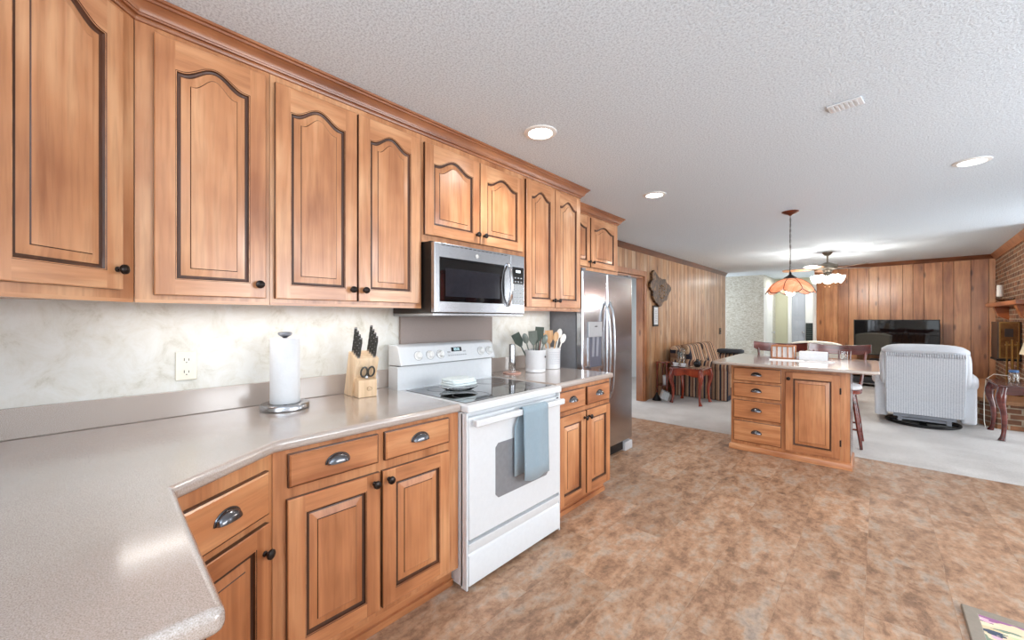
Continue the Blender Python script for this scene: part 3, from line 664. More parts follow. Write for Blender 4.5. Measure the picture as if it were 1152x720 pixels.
for z in (1.152, 1.100):
    f = obj('socket', MB(frame((KW + .007, .341, z), (0, 1, 0), (1, 0, 0))).lathe([(.018, 0), (.018, .002), (0, .002)], n=20), ivory, ol)
    s_ = MB(); s_.box(KW + .009, KW + .0096, .332, .3345, z - .004, z + .008); s_.box(KW + .009, KW + .0096, .3475, .350, z - .004, z + .006); s_.box(KW + .009, KW + .0096, .339, .343, z - .013, z - .009)
    obj('slot', s_, black_pl, f)

# ------------------------------------------------------------------ white range
RF, R0y, R1y = -1.475, 1.2965, 2.0725
rg = thing('range', (-1.8, 1.68, 0), 'white freestanding electric range with black glass cooktop', 'range')
obj('range_body', MB().box(-2.15, RF - .03, R0y, R1y, .012, .868), white_en, rg, bevel=.004)
obj('cooktop_frame', MB().box(-2.10, RF + .012, R0y - .001, R1y + .001, .869, .908), white_en, rg, bevel=.010, seg=3)
ct = MB().box(-2.045, RF - .045, R0y + .03, R1y - .03, .9075, .9105)
gl = obj('cooktop_glass', ct, black_gl, rg, bevel=.001)
ringp = plain('grey_ring_print', srgb(96, 98, 102), .3)
for x, y, r in ((-1.66, 1.49, .10), (-1.92, 1.49, .08), (-1.66, 1.88, .08), (-1.92, 1.88, .10)):
    obj('burner_ring', MB().lathe([(r, 0), (r + .004, 0), (r + .004, .0006), (r, .0006), (r, 0)], (x, y, .9106), 40), ringp, gl)
# oven door
dm = MB(); dm.box(RF - .028, RF + .004, R0y + .012, R1y - .012, .245, .846)
od = obj('oven_door', dm, white_en, rg, bevel=.008, seg=3)
obj('oven_window', MB(frame((RF + .004, 1.49, .395), (0, 1, 0), (1, 0, 0))).prism([(.02, 0), (.43, 0), (.45, .02), (.45, .265), (.43, .285), (.02, .285), (0, .265), (0, .02)], 0, .0025), plain('smoked_oven_glass', srgb(126, 128, 132), .12, 0, .06, coat=.4), od)
hd = MB(); zh = .822
hd.box(RF + .004, RF + .036, R0y + .03, R0y + .075, zh - .02, zh + .015); hd.box(RF + .004, RF + .036, R1y - .075, R1y - .03, zh - .02, zh + .015)
hd.box(RF + .030, RF + .052, R0y + .02, R1y - .02, zh - .018, zh + .016)
obj('oven_handle', hd, white_en, od, bevel=.008, seg=3)
obj('badge', MB().box(RF + .004, RF + .006, R1y - .05, R1y - .028, .832, .842), pewter, od)
dw = MB(); dw.prism([(RF - .028, .022), (RF + .002, .022), (RF + .002, .165), (RF - .006, .178), (RF + .0, .20), (RF + .002, .228), (RF - .028, .228)], R0y + .012, R1y - .012, 'y')
obj('storage_drawer', dw, white_en, rg, bevel=.003)
for y0, y1 in ((R0y, R0y + .011), (R1y - .011, R1y)): obj('side_trim', MB().box(RF - .045, RF - .002, y0, y1, .004, .867), white_en, rg, bevel=.002)
# backguard
bg = MB(); bg.prism([(-2.19, .869), (-2.085, .869), (-2.085, 1.045), (-2.19, 1.045)], R0y, R1y, 'y')
bgo = obj('backguard', bg, white_en, rg, bevel=.004)
cpn = MB(); cpn.prism([(-2.19, 1.046), (-2.048, 1.052), (-2.056, 1.075), (-2.082, 1.158), (-2.105, 1.172), (-2.19, 1.172)], R0y, R1y, 'y')
cpo = obj('control_panel', cpn, white_en, rg, bevel=.006, seg=3)
cu, cv = Vector((0, 1, 0)), Vector((-.026, 0, .083)).normalized(); cw = cu.cross(cv)
CX = lambda y, k=0.5: Matrix(((cu.x, cv.x, cw.x, -2.056 - .026 * k), (cu.y, cv.y, cw.y, y), (cu.z, cv.z, cw.z, 1.075 + .083 * k), (0, 0, 0, 1)))
for y in (1.425, 1.512, 1.592, 1.942, 2.022):
    kb = MB(CX(y, .34)); kb.lathe([(.026, 0), (.026, .003), (.020, .005), (.018, .020), (.014, .024), (0, .024)], n=24); kb.box(-.004, .004, -.018, .018, .02, .030)
    obj('control_knob', kb, white_pl, cpo)
    obj('dial_mark', MB(CX(y, .34)).lathe([(.0275, .0), (.0295, .0), (.0295, .0012), (.0275, .0012), (.0275, .0)], n=28), plain('grey_print', srgb(150, 152, 156), .5), cpo)
obj('display', MB(CX(1.728, .62)).box(-.042, .042, -.014, .014, 0, .003), black_gl, cpo)
dg = MB(CX(1.728, .62))
for u in (-.018, -.006, .008, .020):
    dg.box(u - .004, u + .004, .006, .0075, .003, .0036); dg.box(u - .004, u + .004, -.0075, -.006, .003, .0036); dg.box(u + .0028, u + .004, -.0075, .0075, .003, .0036); dg.box(u - .004, u - .0028, -.0075, .0075, .003, .0036)
obj('clock_digits', dg, glow('pale_blue_digits', (.55, .8, .85), 1.2), cpo)
bt = MB(CX(1.728, .18))
for i in range(9): bt.box(-.075 + i * .0175, -.063 + i * .0175, -.004, .004, 0, .002)
for i in (-1, 1): bt.box(i * .066 - .012, i * .066 + .012, .018, .028, 0, .002)
obj('touch_button', bt, plain('grey_button_print', srgb(170, 172, 176), .5), cpo)

# things on the range
ds = thing('glass_dish', (-1.83, 1.545, .911), 'shallow clear glass dish on the left of the cooktop, under the folded cloth', 'dish')
obj('bowl', MB().lathe([(.060, .0), (.085, .006), (.112, .022), (.110, .025), (.084, .010), (.058, .004), (0, .004)], (-1.83, 1.545, .9112), 36), clear, ds)
fc = MB()
for i, (dx, s) in enumerate(((0, 1.0), (.004, .95), (-.004, .9))):
    fc.ball((-1.83 + dx, 1.545, .948 + i * .013), (.078 * s, .098 * s, .0085), 32, 8, e=.45)
single('folded_cloth', fc, plain('pale_blue_white_cotton', srgb(218, 228, 230), .9, 0, .08, 30, bump=.3), 'folded pale blue-white cloth lying on the glass dish on the cooktop', 'cloth')
# towel over the oven handle
tw = MB(); TY0, TY1 = 1.655, 1.862
n = 18; R = []
xs = RF + .041
path = [(xs - .021, .475), (xs - .0205, .61), (xs - .020, .74), (xs - .0195, .81), (xs - .016, .842), (xs, .848), (xs + .016, .842), (xs + .0195, .81), (xs + .021, .70), (xs + .023, .60), (xs + .025, .53), (xs + .026, .458)]
for k, (x, z) in enumerate(path):
    row = []
    for i in range(n + 1):
        t = i / n; drop = 1 if k > 7 else 0
        y = TY0 + (TY1 - TY0) * t + (.012 * (t - .5) if k > 5 else -.035 * (1 - t) * (1 if k < 3 else .0))
        wv = .004 * math.sin(t * 9 + k * .25) * (1 if k > 6 else 0) * min(1, (k - 6) / 3 if k > 6 else 0)
        row.append((x + max(-.001, wv) , y, z - (.02 * t if k >= 9 else 0) - (.012 * math.sin(t * 5) if k == 11 else 0)))
    R.append(row)
tw.rings(R, False)
single('dish_towel', tw, plain('dusty_blue_terry', srgb(144, 165, 178), .95, 0, .12, 40, bump=.6, bscale=350, sheen=.4), 'dusty blue terry towel hung over the oven door handle', 'towel', solid=.004, angle=80)

# ------------------------------------------------------------------ microwave
MF, M0, M1 = -1.80, 1.347, 2.107
mw = thing('microwave', (-2.0, 1.727, 1.345), 'stainless over-the-range microwave with dark window and curved handle', 'microwave')
obj('microwave_body', MB().box(KW + .003, MF - .035, M0, M1, 1.362, 1.762), plain('dark_grey_case', srgb(58, 52, 48), .3, .5, .05), mw)
obj('vent_plate', MB().box(KW + .003, MF - .012, M0 - .001, M1 + .001, 1.345, 1.361), steel, mw, bevel=.003)
mdo = obj('microwave_door', MB().box(MF - .034, MF, M0, 1.968, 1.363, 1.755), steel, mw, bevel=.005)
obj('window', MB().box(MF, MF + .003, M0 + .035, 1.905, 1.425, 1.675), black_gl, mdo, bevel=.001)
obj('window_screen', MB().box(MF + .003, MF + .0036, M0 + .075, 1.86, 1.455, 1.615), plain('dark_screen_mesh', srgb(38, 38, 44), .1, 0, .1), mdo)
hm = MB(); hm.tube([(MF, 1.935, 1.415), (MF + .012, 1.934, 1.424), (MF + .03, 1.932, 1.46), (MF + .04, 1.931, 1.51), (MF + .043, 1.931, 1.55), (MF + .04, 1.931, 1.59), (MF + .03, 1.932, 1.64), (MF + .012, 1.934, 1.675), (MF, 1.935, 1.685)], .0115, 12)
obj('door_handle', hm, chrome, mdo)
em = MB(frame((MF, 1.665, 1.706), (0, 1, 0), (1, 0, 0)))
em.lathe([(.013, 0), (.013, .0014), (0, .0014)], n=28); em.m = 1; em.lathe([(.0105, .0014), (.0118, .0014), (.0118, .002), (.0105, .002), (.0105, .0014)], n=28)
def arc(cx, cy, r, a0, a1): return [(cx + r * math.cos(a0 + (a1 - a0) * i / 12), cy + r * math.sin(a0 + (a1 - a0) * i / 12), .0018) for i in range(13)]
em.tube(arc(-.0035, 0, .0045, .6, 5.6), .0006, 5); em.tube(arc(.0035, .002, .003, .3, 4.5), .0006, 5); em.tube(arc(.0035, -.003, .003, 1.9, 6.0), .0006, 5)
obj('emblem', em, [white_pl, pewter], mdo)
cpm = obj('control_panel', MB().box(MF - .034, MF, 1.9685, M1, 1.363, 1.755), steel, mw, bevel=.004)
obj('touch_panel', MB().box(MF, MF + .003, 1.985, M1 - .012, 1.425, 1.675), black_gl, cpm, bevel=.001)
bt = MB()
for r in range(7):
    for c in range(3): bt.box(MF + .003, MF + .0036, 2.002 + c * .030, 2.016 + c * .030, 1.442 + r * .026, 1.450 + r * .026)
obj('button', bt, plain('pale_button_print', srgb(170, 176, 182), .5), cpm)
obj('display', MB().box(MF + .003, MF + .0038, 2.015, 2.06, 1.638, 1.654), glow('display_glow', (.75, .9, 1.0), 1.0), cpm)
vg = MB()
for i in range(16): vg.box(MF - .002, MF + .0012, M0 + .05 + i * .034, M0 + .072 + i * .034, 1.741, 1.745)
obj('vent_slot', vg, black_pl, mdo)

# ------------------------------------------------------------------ refrigerator
FF, F0, F1, FT = -1.875, 2.962, 3.905, 1.752
fr = thing('refrigerator', (-2.3, 3.43, 0), 'stainless side-by-side refrigerator with ice and water dispenser', 'refrigerator')
obj('fridge_body', MB().box(WW + .01, FF - .075, F0 + .004, F1 - .004, .05, FT - .012), greyside, fr, bevel=.004)
SPL = 3.385
fd = obj('freezer_door', MB().box(FF - .07, FF, F0, SPL - .004, .105, FT), steelD, fr, bevel=.016, seg=4)
rd = obj('fridge_door', MB().box(FF - .07, FF, SPL + .004, F1, .105, FT), steelD, fr, bevel=.016, seg=4)
for dd, y in ((fd, SPL - .045), (rd, SPL + .045)):
    pts = []
    for i in range(13):
        t = i / 12; pts.append((FF + .012 + .046 * math.sin(PI * min(1, max(0, t))) ** .5, y + (.005 if y < SPL else -.005) * math.cos(PI * (t - .5)), .58 + .90 * t))
    pts[0] = (FF, y, .575); pts[-1] = (FF, y, 1.485)
    obj('door_handle', MB().tube(pts, .0095, 12), steel, dd)
# dispenser
dp = MB(); y0, y1 = 3.045, 3.275
dp.box(FF, FF + .010, y0, y1, 1.165, 1.30)
dsp = obj('dispenser_panel', dp, plain('silver_grey_plastic', srgb(176, 178, 182), .3, .3, .04), fd, bevel=.004)
dr = MB(); dr.box(FF, FF + .008, y0, y0 + .014, .90, 1.164); dr.box(FF, FF + .008, y1 - .014, y1, .90, 1.164); dr.box(FF, FF + .03, y0, y1, .885, .905)
dr.m = 1; dr.box(FF, FF + .003, y0 + .014, y1 - .014, .905, 1.164)
dr.m = 2; dr.prism([(FF + .003, 1.164), (FF + .012, 1.164), (FF + .004, .99), (FF + .003, .99)], y0 + .06, y0 + .10, 'y'); dr.prism([(FF + .003, 1.164), (FF + .012, 1.164), (FF + .004, .99), (FF + .003, .99)], y1 - .10, y1 - .06, 'y')
obj('dispenser_recess', dr, [steel, plain('shadow_grey_plastic', srgb(96, 98, 112), .3, .2, .06), plain('pale_paddle', srgb(140, 142, 152), .3)], fd)  # recess back is a flat plate in darker grey plastic
obj('logo_plate', MB().box(FF + .010, FF + .0112, 3.145, 3.19, 1.255, 1.263), pewter, dsp)
kg = MB().box(FF - .06, FF - .022, F0 + .02, F1 - .165, .02, .10)
for i in range(4): kg.box(FF - .022, FF - .018, F0 + .05, F1 - .18, .03 + i * .016, .037 + i * .016)
obj('kick_grille', kg, black_pl, fr)
obj('foot', MB().box(FF - .06, FF + .004, F1 - .16, F1 - .002, 0, .085), plain('light_grey_foot', srgb(196, 198, 202), .4), fr, bevel=.008)
obj('foot', MB().box(FF - .06, FF - .006, F0 + .012, F0 + .10, 0, .06), plain('light_grey_foot', srgb(196, 198, 202), .4), fr, bevel=.008)
obj('foot', MB().box(WW + .05, WW + .12, F0 + .05, F1 - .05, 0, .05), black_pl, fr)
for y0, dd in ((F0 + .01, fd), (F1 - .07, rd)): obj('hinge_cover', MB().box(FF - .06, FF - .01, y0, y0 + .06, FT, FT + .018), greyside, dd, bevel=.004)

# ------------------------------------------------------------------ island
isl = thing('kitchen_island', (-.65, 4.8, 0), 'maple island cabinet with four drawers beside one raised-panel door', 'island')
IX0, IX1, IY0, IY1 = -1.12, -.182, 4.585, 5.02
b = MB(); b.box(IX0, IX1, IY0, IY1, .05, .866); obj('cabinet_body', b, [baseV, baseH], isl)
obj('base_moulding', MB().sweep([(IX0, IY1), (IX0, IY0), (IX1, IY0), (IX1, IY1)], [(0, .001), (.016, .001), (.016, .045), (.008, .058), (0, .062)], side=1), baseH, isl)
XI = lambda x, z: frame((x, IY0, z), (1, 0, 0), (0, -1, 0))
for z0, z1 in ((.705, .835), (.540, .680), (.325, .508), (.095, .298)): add_drawer(isl, XI(-1.095, z0), .408, z1 - z0, baseV, baseH)
idr = add_door(isl, XI(-.652, .085), .404, .742, 0, (.028, .68), baseV, baseH)
for z in (.20, .66): obj('hinge', MB(XI(-.248, z)).box(-.004, .008, 0, .055, 0, .022), bronze, idr)
obj('side_panel', MB().box(IX1, IX1 + .003, IY0 + .01, IY1, .065, .866), wood('dark_stained_panel', srgb(60, 38, 28), srgb(90, 60, 44), srgb(120, 84, 62), 'z', 14, .12, .8), isl)
pl = []
def rcorner(cx, cy, r, a0): return [(cx + r * math.cos(a0 + PI / 2 * i / 6), cy + r * math.sin(a0 + PI / 2 * i / 6)) for i in range(7)]
TX0, TX1, TY0_, TY1_ = -1.265, .012, 4.40, 5.62; rr = .07
pl = rcorner(TX0 + rr, TY0_ + rr, rr, PI) + rcorner(TX1 - rr, TY0_ + rr, rr, 1.5 * PI) + rcorner(TX1 - rr, TY1_ - rr, rr, 0) + rcorner(TX0 + rr, TY1_ - rr, rr, PI / 2)
single('island_countertop', MB().prism(pl, .8665, .896), lamM, 'taupe overhanging countertop with rounded corners on the island', 'countertop', bevel=.012, seg=3)
IT = .8965
# napkin holder, napkins, tissue box, papers, glass
nh = thing('napkin_holder', (-.76, 5.22, IT), 'small slatted wooden holder full of white napkins on the island', 'holder')
XN = Matrix.Translation((-.76, 5.22, IT)) @ Matrix.Rotation(-.12, 4, 'Z')
lightwood = wood('light_brown_wood', srgb(150, 94, 60), srgb(180, 122, 84), srgb(204, 150, 112), 'h', 16, .4, .1)
obj('base', MB(XN).box(-.105, .105, -.05, .05, 0, .014), lightwood, nh, bevel=.004)
for y in (-.046, .046): obj('top_rail', MB(XN).box(-.105, .105, y - .005, y + .005, .128, .145), lightwood, nh, bevel=.002)
for y in (-.046, .046):
    for x in (-.098, -.05, 0, .05, .098): obj('slat', MB(XN).box(x - .005, x + .005, y - .004, y + .004, .014, .128), lightwood, nh)
nk = MB(XN)
for i in range(7): nk.box(-.092, .092, -.038 + i * .0112, -.030 + i * .0112, .0142, .132 - (i % 3) * .004)
single('napkin_stack', nk, paperW, 'stack of white paper napkins standing in the wooden napkin holder', 'napkins')
tb = thing('tissue_box', (-.50, 5.22, IT), 'white tissue box on the island right of the napkin holder', 'tissue box')
XT = Matrix.Translation((-.50, 5.22, IT)) @ Matrix.Rotation(.05, 4, 'Z')
obj('carton', MB(XT).box(-.118, .118, -.058, .058, 0, .085), plain('white_card', srgb(214, 218, 222), .6, 0, .03), tb, bevel=.003)
obj('pattern_oval', MB(XT).lathe([(.045, 0), (.045, .0012), (0, .0012)], (0, 0, .0852), 28, 1.4, .7), plain('pale_grey_card', srgb(206, 212, 220), .6), tb)
obj('front_print', MB(XT @ Matrix.Translation((0, -.0585, .045)) @ Matrix.Rotation(PI / 2, 4, 'X')).lathe([(.03, 0), (.03, .0008), (0, .0008)], (0, 0, 0), 24, 1.5, .7), plain('pale_grey_card', srgb(214, 219, 226), .6), tb)
single('paper_sheet', MB(Matrix.Translation((-.70, 4.98, IT)) @ Matrix.Rotation(.18, 4, 'Z')).box(-.15, .15, -.105, .105, 0, .002), paperW, 'white sheet of paper lying on the island in front of the napkin holder', 'paper')
single('paper_sheet', MB(Matrix.Translation((-.455, 5.03, IT)) @ Matrix.Rotation(-.10, 4, 'Z')).box(-.08, .13, -.095, .095, 0, .002), paperW, 'pale sheet of paper lying on the island in front of the tissue box', 'paper')
single('drinking_glass', MB().lathe([(.026, 0), (.030, .085), (.0285, .085), (.0245, .006), (0, .006)], (-.262, 5.50, IT), 24), clear, 'small clear glass on the right half of the island', 'glass')

# ------------------------------------------------------------------ stools behind the island (built once, then copied)
st = thing('bar_stool', (0, 0, 0), 'x', 'stool', 'stools behind the island')
sb = MB(); sb.lathe([(.0, .535), (.18, .535), (.20, .545), (.205, .575), (.19, .585), (0, .585)], (0, 0, 0), 32); obj('seat', sb, cherry, st)
cs = MB(); cs.lathe([(.195, .586), (.205, .60), (.195, .625), (.15, .637), (0, .64)], (0, 0, 0), 32); obj('cushion', cs, plain('white_cushion_cotton', srgb(226, 228, 232), .9, 0, .05), st)
for sx in (-1, 1):
    for sy in (-1, 1):
        obj('leg', MB().tube([(sx * .13, sy * .13, .545), (sx * .17, sy * .17, .25), (sx * .20, sy * .20, .0)], [.018, .019, .013], 10), mahog, st)
rl = MB(); k = .182
for (a, b2) in (((-k, -k), (k, -k)), ((k, -k), (k, k)), ((k, k), (-k, k)), ((-k, k), (-k, -k))): rl.tube([(a[0], a[1], .19), (b2[0], b2[1], .19)], .010, 8)
obj('foot_rail', rl, mahog, st)
pts_c = [(x, .205 + .02 - .0 - .055 * (abs(x) / .28) ** 2 * -1 - .055, 0) for x in (-.28, -.2, -.1, 0, .1, .2, .28)]
cr = MB(); R = []
for i in range(13):
    x = -.272 + .544 * i / 12; yc = .24 - .07 * (x / .29) ** 2; zt = 1.025 + .026 * abs(x / .29) ** 2; zb = .925 + .022 * abs(x / .29) ** 3 + (.0 if abs(x) < .27 else .02)
    R.append([(x, yc - .011, zb), (x, yc + .011, zb), (x, yc + .017, zt), (x, yc - .005, zt)])
cr.rings(R, True, True, True); obj('crest_rail', cr, mahog, st, bevel=.005)
for x in (-.225, .225): obj('back_post', MB().tube([(x * .78, .12, .56), (x * .92, .19, .78), (x, .235 - .07 * (x / .29) ** 2, .965)], [.016, .014, .012], 10), mahog, st)
for x in (-.10, 0, .10): obj('spindle', MB().tube([(x * .8, .17, .575), (x, .235 - .07 * (x / .29) ** 2, .965)], .008, 8), mahog, st)
s2 = copy_tree(st)
st.location = (-.875, 5.56, .003); st['label'] = 'dark cherry wooden bar stool behind the left half of the island'
s2.location = (-.325, 5.58, .003); s2['label'] = 'dark cherry bar stool behind the island, white cushion showing past its right corner'

# ------------------------------------------------------------------ lamps on the ceiling
rec_glow = glow('recessed_bulb', (1, .96, .9), 14)
for (x, y, lab) in ((-1.49, 1.89, 'round recessed ceiling light nearest the wall cabinets and the microwave'), (-1.485, 3.53, 'round recessed ceiling light in front of the refrigerator'), (.49, 4.29, 'round recessed ceiling light on the right side of the ceiling')):
    t = thing('recessed_light', (x, y, CEIL), lab, 'ceiling light', 'recessed ceiling lights')
    obj('trim_ring', MB().lathe([(.068, -.001), (.098, -.001), (.095, -.006), (.072, -.010), (.068, -.001)], (x, y, CEIL), 36), white_pl, t)
    obj('lens', MB().lathe([(.070, -.0015), (.06, -.006), (.03, -.010), (0, -.011)], (x, y, CEIL), 32), rec_glow, t)
    light('recessed_lamp', 'SPOT', (x, y, CEIL - .03), 28, (1, .95, .87), (0, 0, 0), .06, spot=2.6, blend=.7)
cv = thing('ceiling_vent', (-.126, 2.705, CEIL), 'small white rectangular vent cover on the ceiling', 'vent')
XV = Matrix.Translation((-.126, 2.705, CEIL)) @ Matrix.Rotation(-.12, 4, 'Z')
obj('frame', MB(XV).box(-.07, .07, -.048, .048, -.008, -.0005), plain('vent_white', srgb(214, 218, 222), .5), cv, bevel=.003)
vs_ = MB(XV)
for i in range(6): vs_.box(-.055 + i * .019, -.045 + i * .019, -.036, .036, -.0105, -.008)
obj('louvre', vs_, plain('vent_white', srgb(206, 210, 215), .5), cv)

# pendant over the island: eight coral slag-glass petals on a chain
px, py = -.676, 5.04
pd = thing('pendant_lamp', (px, py, 1.53), 'coral petal-shaped glass pendant lamp hanging on a chain above the island', 'lamp')
obj('canopy', MB().lathe([(.075, 0), (.075, -.006), (.05, -.022), (.018, -.034), (.008, -.045), (0, -.045)], (px, py, CEIL), 28), plain('copper_bronze', srgb(120, 66, 46), .3, .8), pd)
chm = MB(); z = CEIL - .045; i = 0
while z > 1.80:
    pts = []
    for k in range(11):
        a = 2 * PI * k / 10; u = .0065 * math.cos(a); v = .0175 * math.sin(a)
        pts.append((px + (u if i % 2 else 0), py + (0 if i % 2 else u), z - .0155 + v))
    chm.tube(pts, .0021, 6, False); z -= .0275; i += 1
obj('chain', chm, bronze, pd)
obj('cord', MB().tube([(px + .004 * math.sin(j), py + .004 * math.cos(j * 1.3), CEIL - .04 - j * (.60 / 12)) for j in range(13)], .0022, 6), black_pl, pd)
obj('cap', MB().lathe([(.006, .06), (.012, .05), (.012, .035), (.03, .02), (.058, .0), (.058, -.006), (.02, -.006), (.02, .0)], (px, py, 1.752), 24), bronze, pd)
def glass_petal():
    m, nt, b = new_mat('coral_slag_glass')
    tc = N(nt, 'ShaderNodeTexCoord'); n1 = N(nt, 'ShaderNodeTexNoise'); n1.inputs['Scale'].default_value = 9; n1.inputs['Detail'].default_value = 5; n1.inputs['Distortion'].default_value = 1.5
    nt.links.new(tc.outputs['Object'], n1.inputs['Vector'])
    r = ramp(nt, [(.3, srgb(230, 164, 134)), (.55, srgb(242, 198, 174)), (.75, srgb(250, 230, 214))]); nt.links.new(n1.outputs['Fac'], r.inputs[0])
    tr = N(nt, 'ShaderNodeBsdfTranslucent'); mx = N(nt, 'ShaderNodeMixShader'); mx.inputs[0].default_value = .75
    nt.links.new(r.outputs[0], b.inputs['Base Color']); nt.links.new(r.outputs[0], tr.inputs['Color']); b.inputs['Roughness'].default_value = .2
    nt.links.new(b.outputs[0], mx.inputs[1]); nt.links.new(tr.outputs[0], mx.inputs[2]); nt.links.new(mx.outputs[0], nt.nodes['Material Output'].inputs[0])
    return m
pm = glass_petal(); np_ = 8
def petal_pt(a0, t, s, out=0):
    # t 0..1 from cap to hem, s -1..1 across; the hem drops to a rounded point in the middle
    hw = (PI / np_) * (1.0 - .12 * max(0, t - .6)) 
    tt = t * (1 - .16 * (abs(s) ** 2.2) * t)
    r = .05 + .168 * math.sin(min(1.3, tt * 1.3)) / math.sin(1.3) + out
    zz = 1.742 - .155 * (tt ** 1.55) - .010 * (1 - abs(s)) * 0
    a = a0 + s * hw
    return (px + r * math.cos(a), py + r * math.sin(a), zz)
for k in range(np_):
    a0 = 2 * PI * (k + .3) / np_
    g = MB(); g.rings([[petal_pt(a0, t / 10, -1 + 2 * j / 10) for j in range(11)] for t in range(11)], False)
    po = obj('petal', g, pm, pd, solid=.003, angle=80)
    e = MB(); e.tube([petal_pt(a0, t / 10, -1, .002) for t in range(11)] + [petal_pt(a0, 1, -1 + 2 * j / 10, .002) for j in range(1, 11)], .0035, 6)
    obj('lead_came', e, bronze, po)
obj('socket', MB().lathe([(.016, .0), (.018, -.05), (.014, -.055), (0, -.055)], (px, py, 1.745), 16), bronze, pd)
obj('bulb', MB().ball((px, py, 1.60), .040, 20, 12), glow('pendant_bulb', (1, .93, .82), 22), pd)
light('pendant_bulb_light', 'POINT', (px, py, 1.555), 7, (1, .95, .9), size=.04)

# ceiling fan with light kit
fx, fy = -.63, 8.55
fn = thing('ceiling_fan', (fx, fy, 2.1), 'pewter ceiling fan with five blades and a cluster of lit glass shades', 'fan')
fmat = plain('brushed_pewter', srgb(126, 118, 106), .3, .8, .06)
obj('canopy', MB().lathe([(.07, 0), (.068, -.02), (.045, -.055), (.018, -.065), (.018, -.066), (0, -.066)], (fx, fy, CEIL), 28), fmat, fn)
obj('downrod', MB().tube([(fx, fy, CEIL - .06), (fx, fy, 2.25)], .013, 12), fmat, fn)
obj('motor', MB().lathe([(.02, 2.27), (.05, 2.26), (.09, 2.24), (.135, 2.225), (.142, 2.20), (.14, 2.165), (.12, 2.145), (.075, 2.135), (.06, 2.10), (.0, 2.10)], (fx, fy, 0), 36), fmat, fn)
blm = wood('fan_blade', srgb(90, 62, 44), srgb(126, 90, 64), srgb(150, 112, 84), 'h', 14, .35, .2)
blw = plain('pale_fan_blade', srgb(206, 196, 180), .35)
for k in range(5):
    a = math.radians(178 + 72 * k); X = Matrix.Translation((fx, fy, 2.165)) @ Matrix.Rotation(a, 4, 'Z') @ Matrix.Rotation(math.radians(11), 4, 'X')
    out = [(.17, -.05), (.30, -.066), (.58, -.072), (.625, -.055), (.64, 0), (.625, .055), (.58, .072), (.30, .066), (.17, .05)]
    bo = obj('blade', MB(X).prism(out, -.003, .003), blm, fn)
    obj('blade_arm', MB(X).prism([(.10, -.016), (.16, -.02), (.24, -.035), (.25, 0), (.24, .035), (.16, .02), (.10, .016)], -.010, -.0032), fmat, bo)
obj('light_fitter', MB().lathe([(.045, 2.10), (.06, 2.09), (.06, 2.07), (.03, 2.05), (0, 2.045)], (fx, fy, 0), 24), fmat, fn)
fsh = glow('frosted_lit_shade', (1, .97, .93), 4.5)
for k in range(5):
    a = math.radians(20 + 72 * k); X = Matrix.Translation((fx, fy, 2.075)) @ Matrix.Rotation(a, 4, 'Z') @ Matrix.Rotation(math.radians(114), 4, 'Y') @ Matrix.Scale(1.15, 4)
    obj('lamp_arm', MB(X).tube([(0, 0, .03), (0, 0, .10)], .010, 10), fmat, fn)
    obj('lamp_shade', MB(X).lathe([(.018, .09), (.03, .095), (.04, .125), (.048, .165), (.064, .20), (.061, .20), (.045, .165), (.035, .12), (.0, .105)], n=20), fsh, fn)
    p = X @ Vector((0, 0, .235)); light('fan_bulb_light', 'POINT', p, 20, (1, .94, .86), size=.04)
for dx in (-.025, .03):
    obj('pull_chain', MB().tube([(fx + dx, fy - .03, 2.06), (fx + dx, fy - .032, 1.87)], .0025, 6), brass, fn)
    obj('chain_fob', MB().lathe([(0, 0), (.007, .004), (.008, .02), (.004, .032), (0, .033)], (fx + dx, fy - .032, 1.84), 10), lightwood, fn)

# ------------------------------------------------------------------ counter things
pt = thing('paper_towel_holder', (-2.04, .675, .9145), 'steel paper towel stand on the counter left of the knife block', 'paper towel holder')
c = (-2.04, .675, .9145)
obj('base', MB().lathe([(.098, 0), (.102, .004), (.102, .020), (.097, .026), (.07, .026), (.066, .018), (0, .018)], c, 44), steel, pt)
obj('post', MB().lathe([(.007, .018), (.007, .328), (0, .328)], c, 14), steel, pt)
obj('finial', MB().lathe([(.008, .326), (.012, .330), (.026, .338), (.030, .346), (.028, .352), (.012, .355), (0, .355)], c, 24), plain('grey_steel', srgb(140, 144, 152), .3, .9), pt)
single('paper_towel_roll', MB().lathe([(.020, .0275), (.060, .0275), (.0615, .030), (.0615, .322), (.060, .325), (.020, .325), (.020, .0275)], c, 44), paperW, 'white paper towel roll on the steel stand', 'paper towel roll')

kbx, kby = -2.122, 1.075
XK = Matrix.Translation((kbx, kby, .9145)) @ Matrix.Rotation(-.10, 4, 'Z')
kn = thing('knife_block', (kbx, kby, .9145), 'pale wooden knife block full of black-handled knives, left of the range', 'knife block')
birch = wood('pale_birch', srgb(204, 168, 128), srgb(226, 196, 160), srgb(238, 214, 184), 'z', 14, .45, .05)
LX, LZ = .33, .944      # lean direction of the slots
def lean(x0, s): return (x0 + LX * s, LZ * s)
mb = MB(XK); mb.prism([(-.055, 0), (.055, 0), (.055 + .072, .203), (.020, .241)], -.062, .062, 'y')
obj('block', mb, birch, kn, bevel=.004)
mb = MB(XK); mb.prism([(.058, 0), (.128, 0), (.128, .092), (.086, .104)], -.050, .050, 'y')
fb = obj('front_pocket', mb, birch, kn, bevel=.004)
lg = MB(XK @ Matrix.Translation((.1285, .008, .045)) @ Matrix.Rotation(PI / 2, 4, 'Y')); lg.tube([(.010 * math.cos(2 * PI * i / 14) * (1 + .2 * math.sin(3 * i)), .013 * math.sin(2 * PI * i / 14), 0) for i in range(15)], .0010, 5, False)
lg.tube([(-.008, -.012, 0), (.004, -.004, 0), (-.002, .008, 0)], .0009, 5)
obj('brand_mark', lg, plain('burnt_mark', srgb(120, 86, 60), .6), fb)
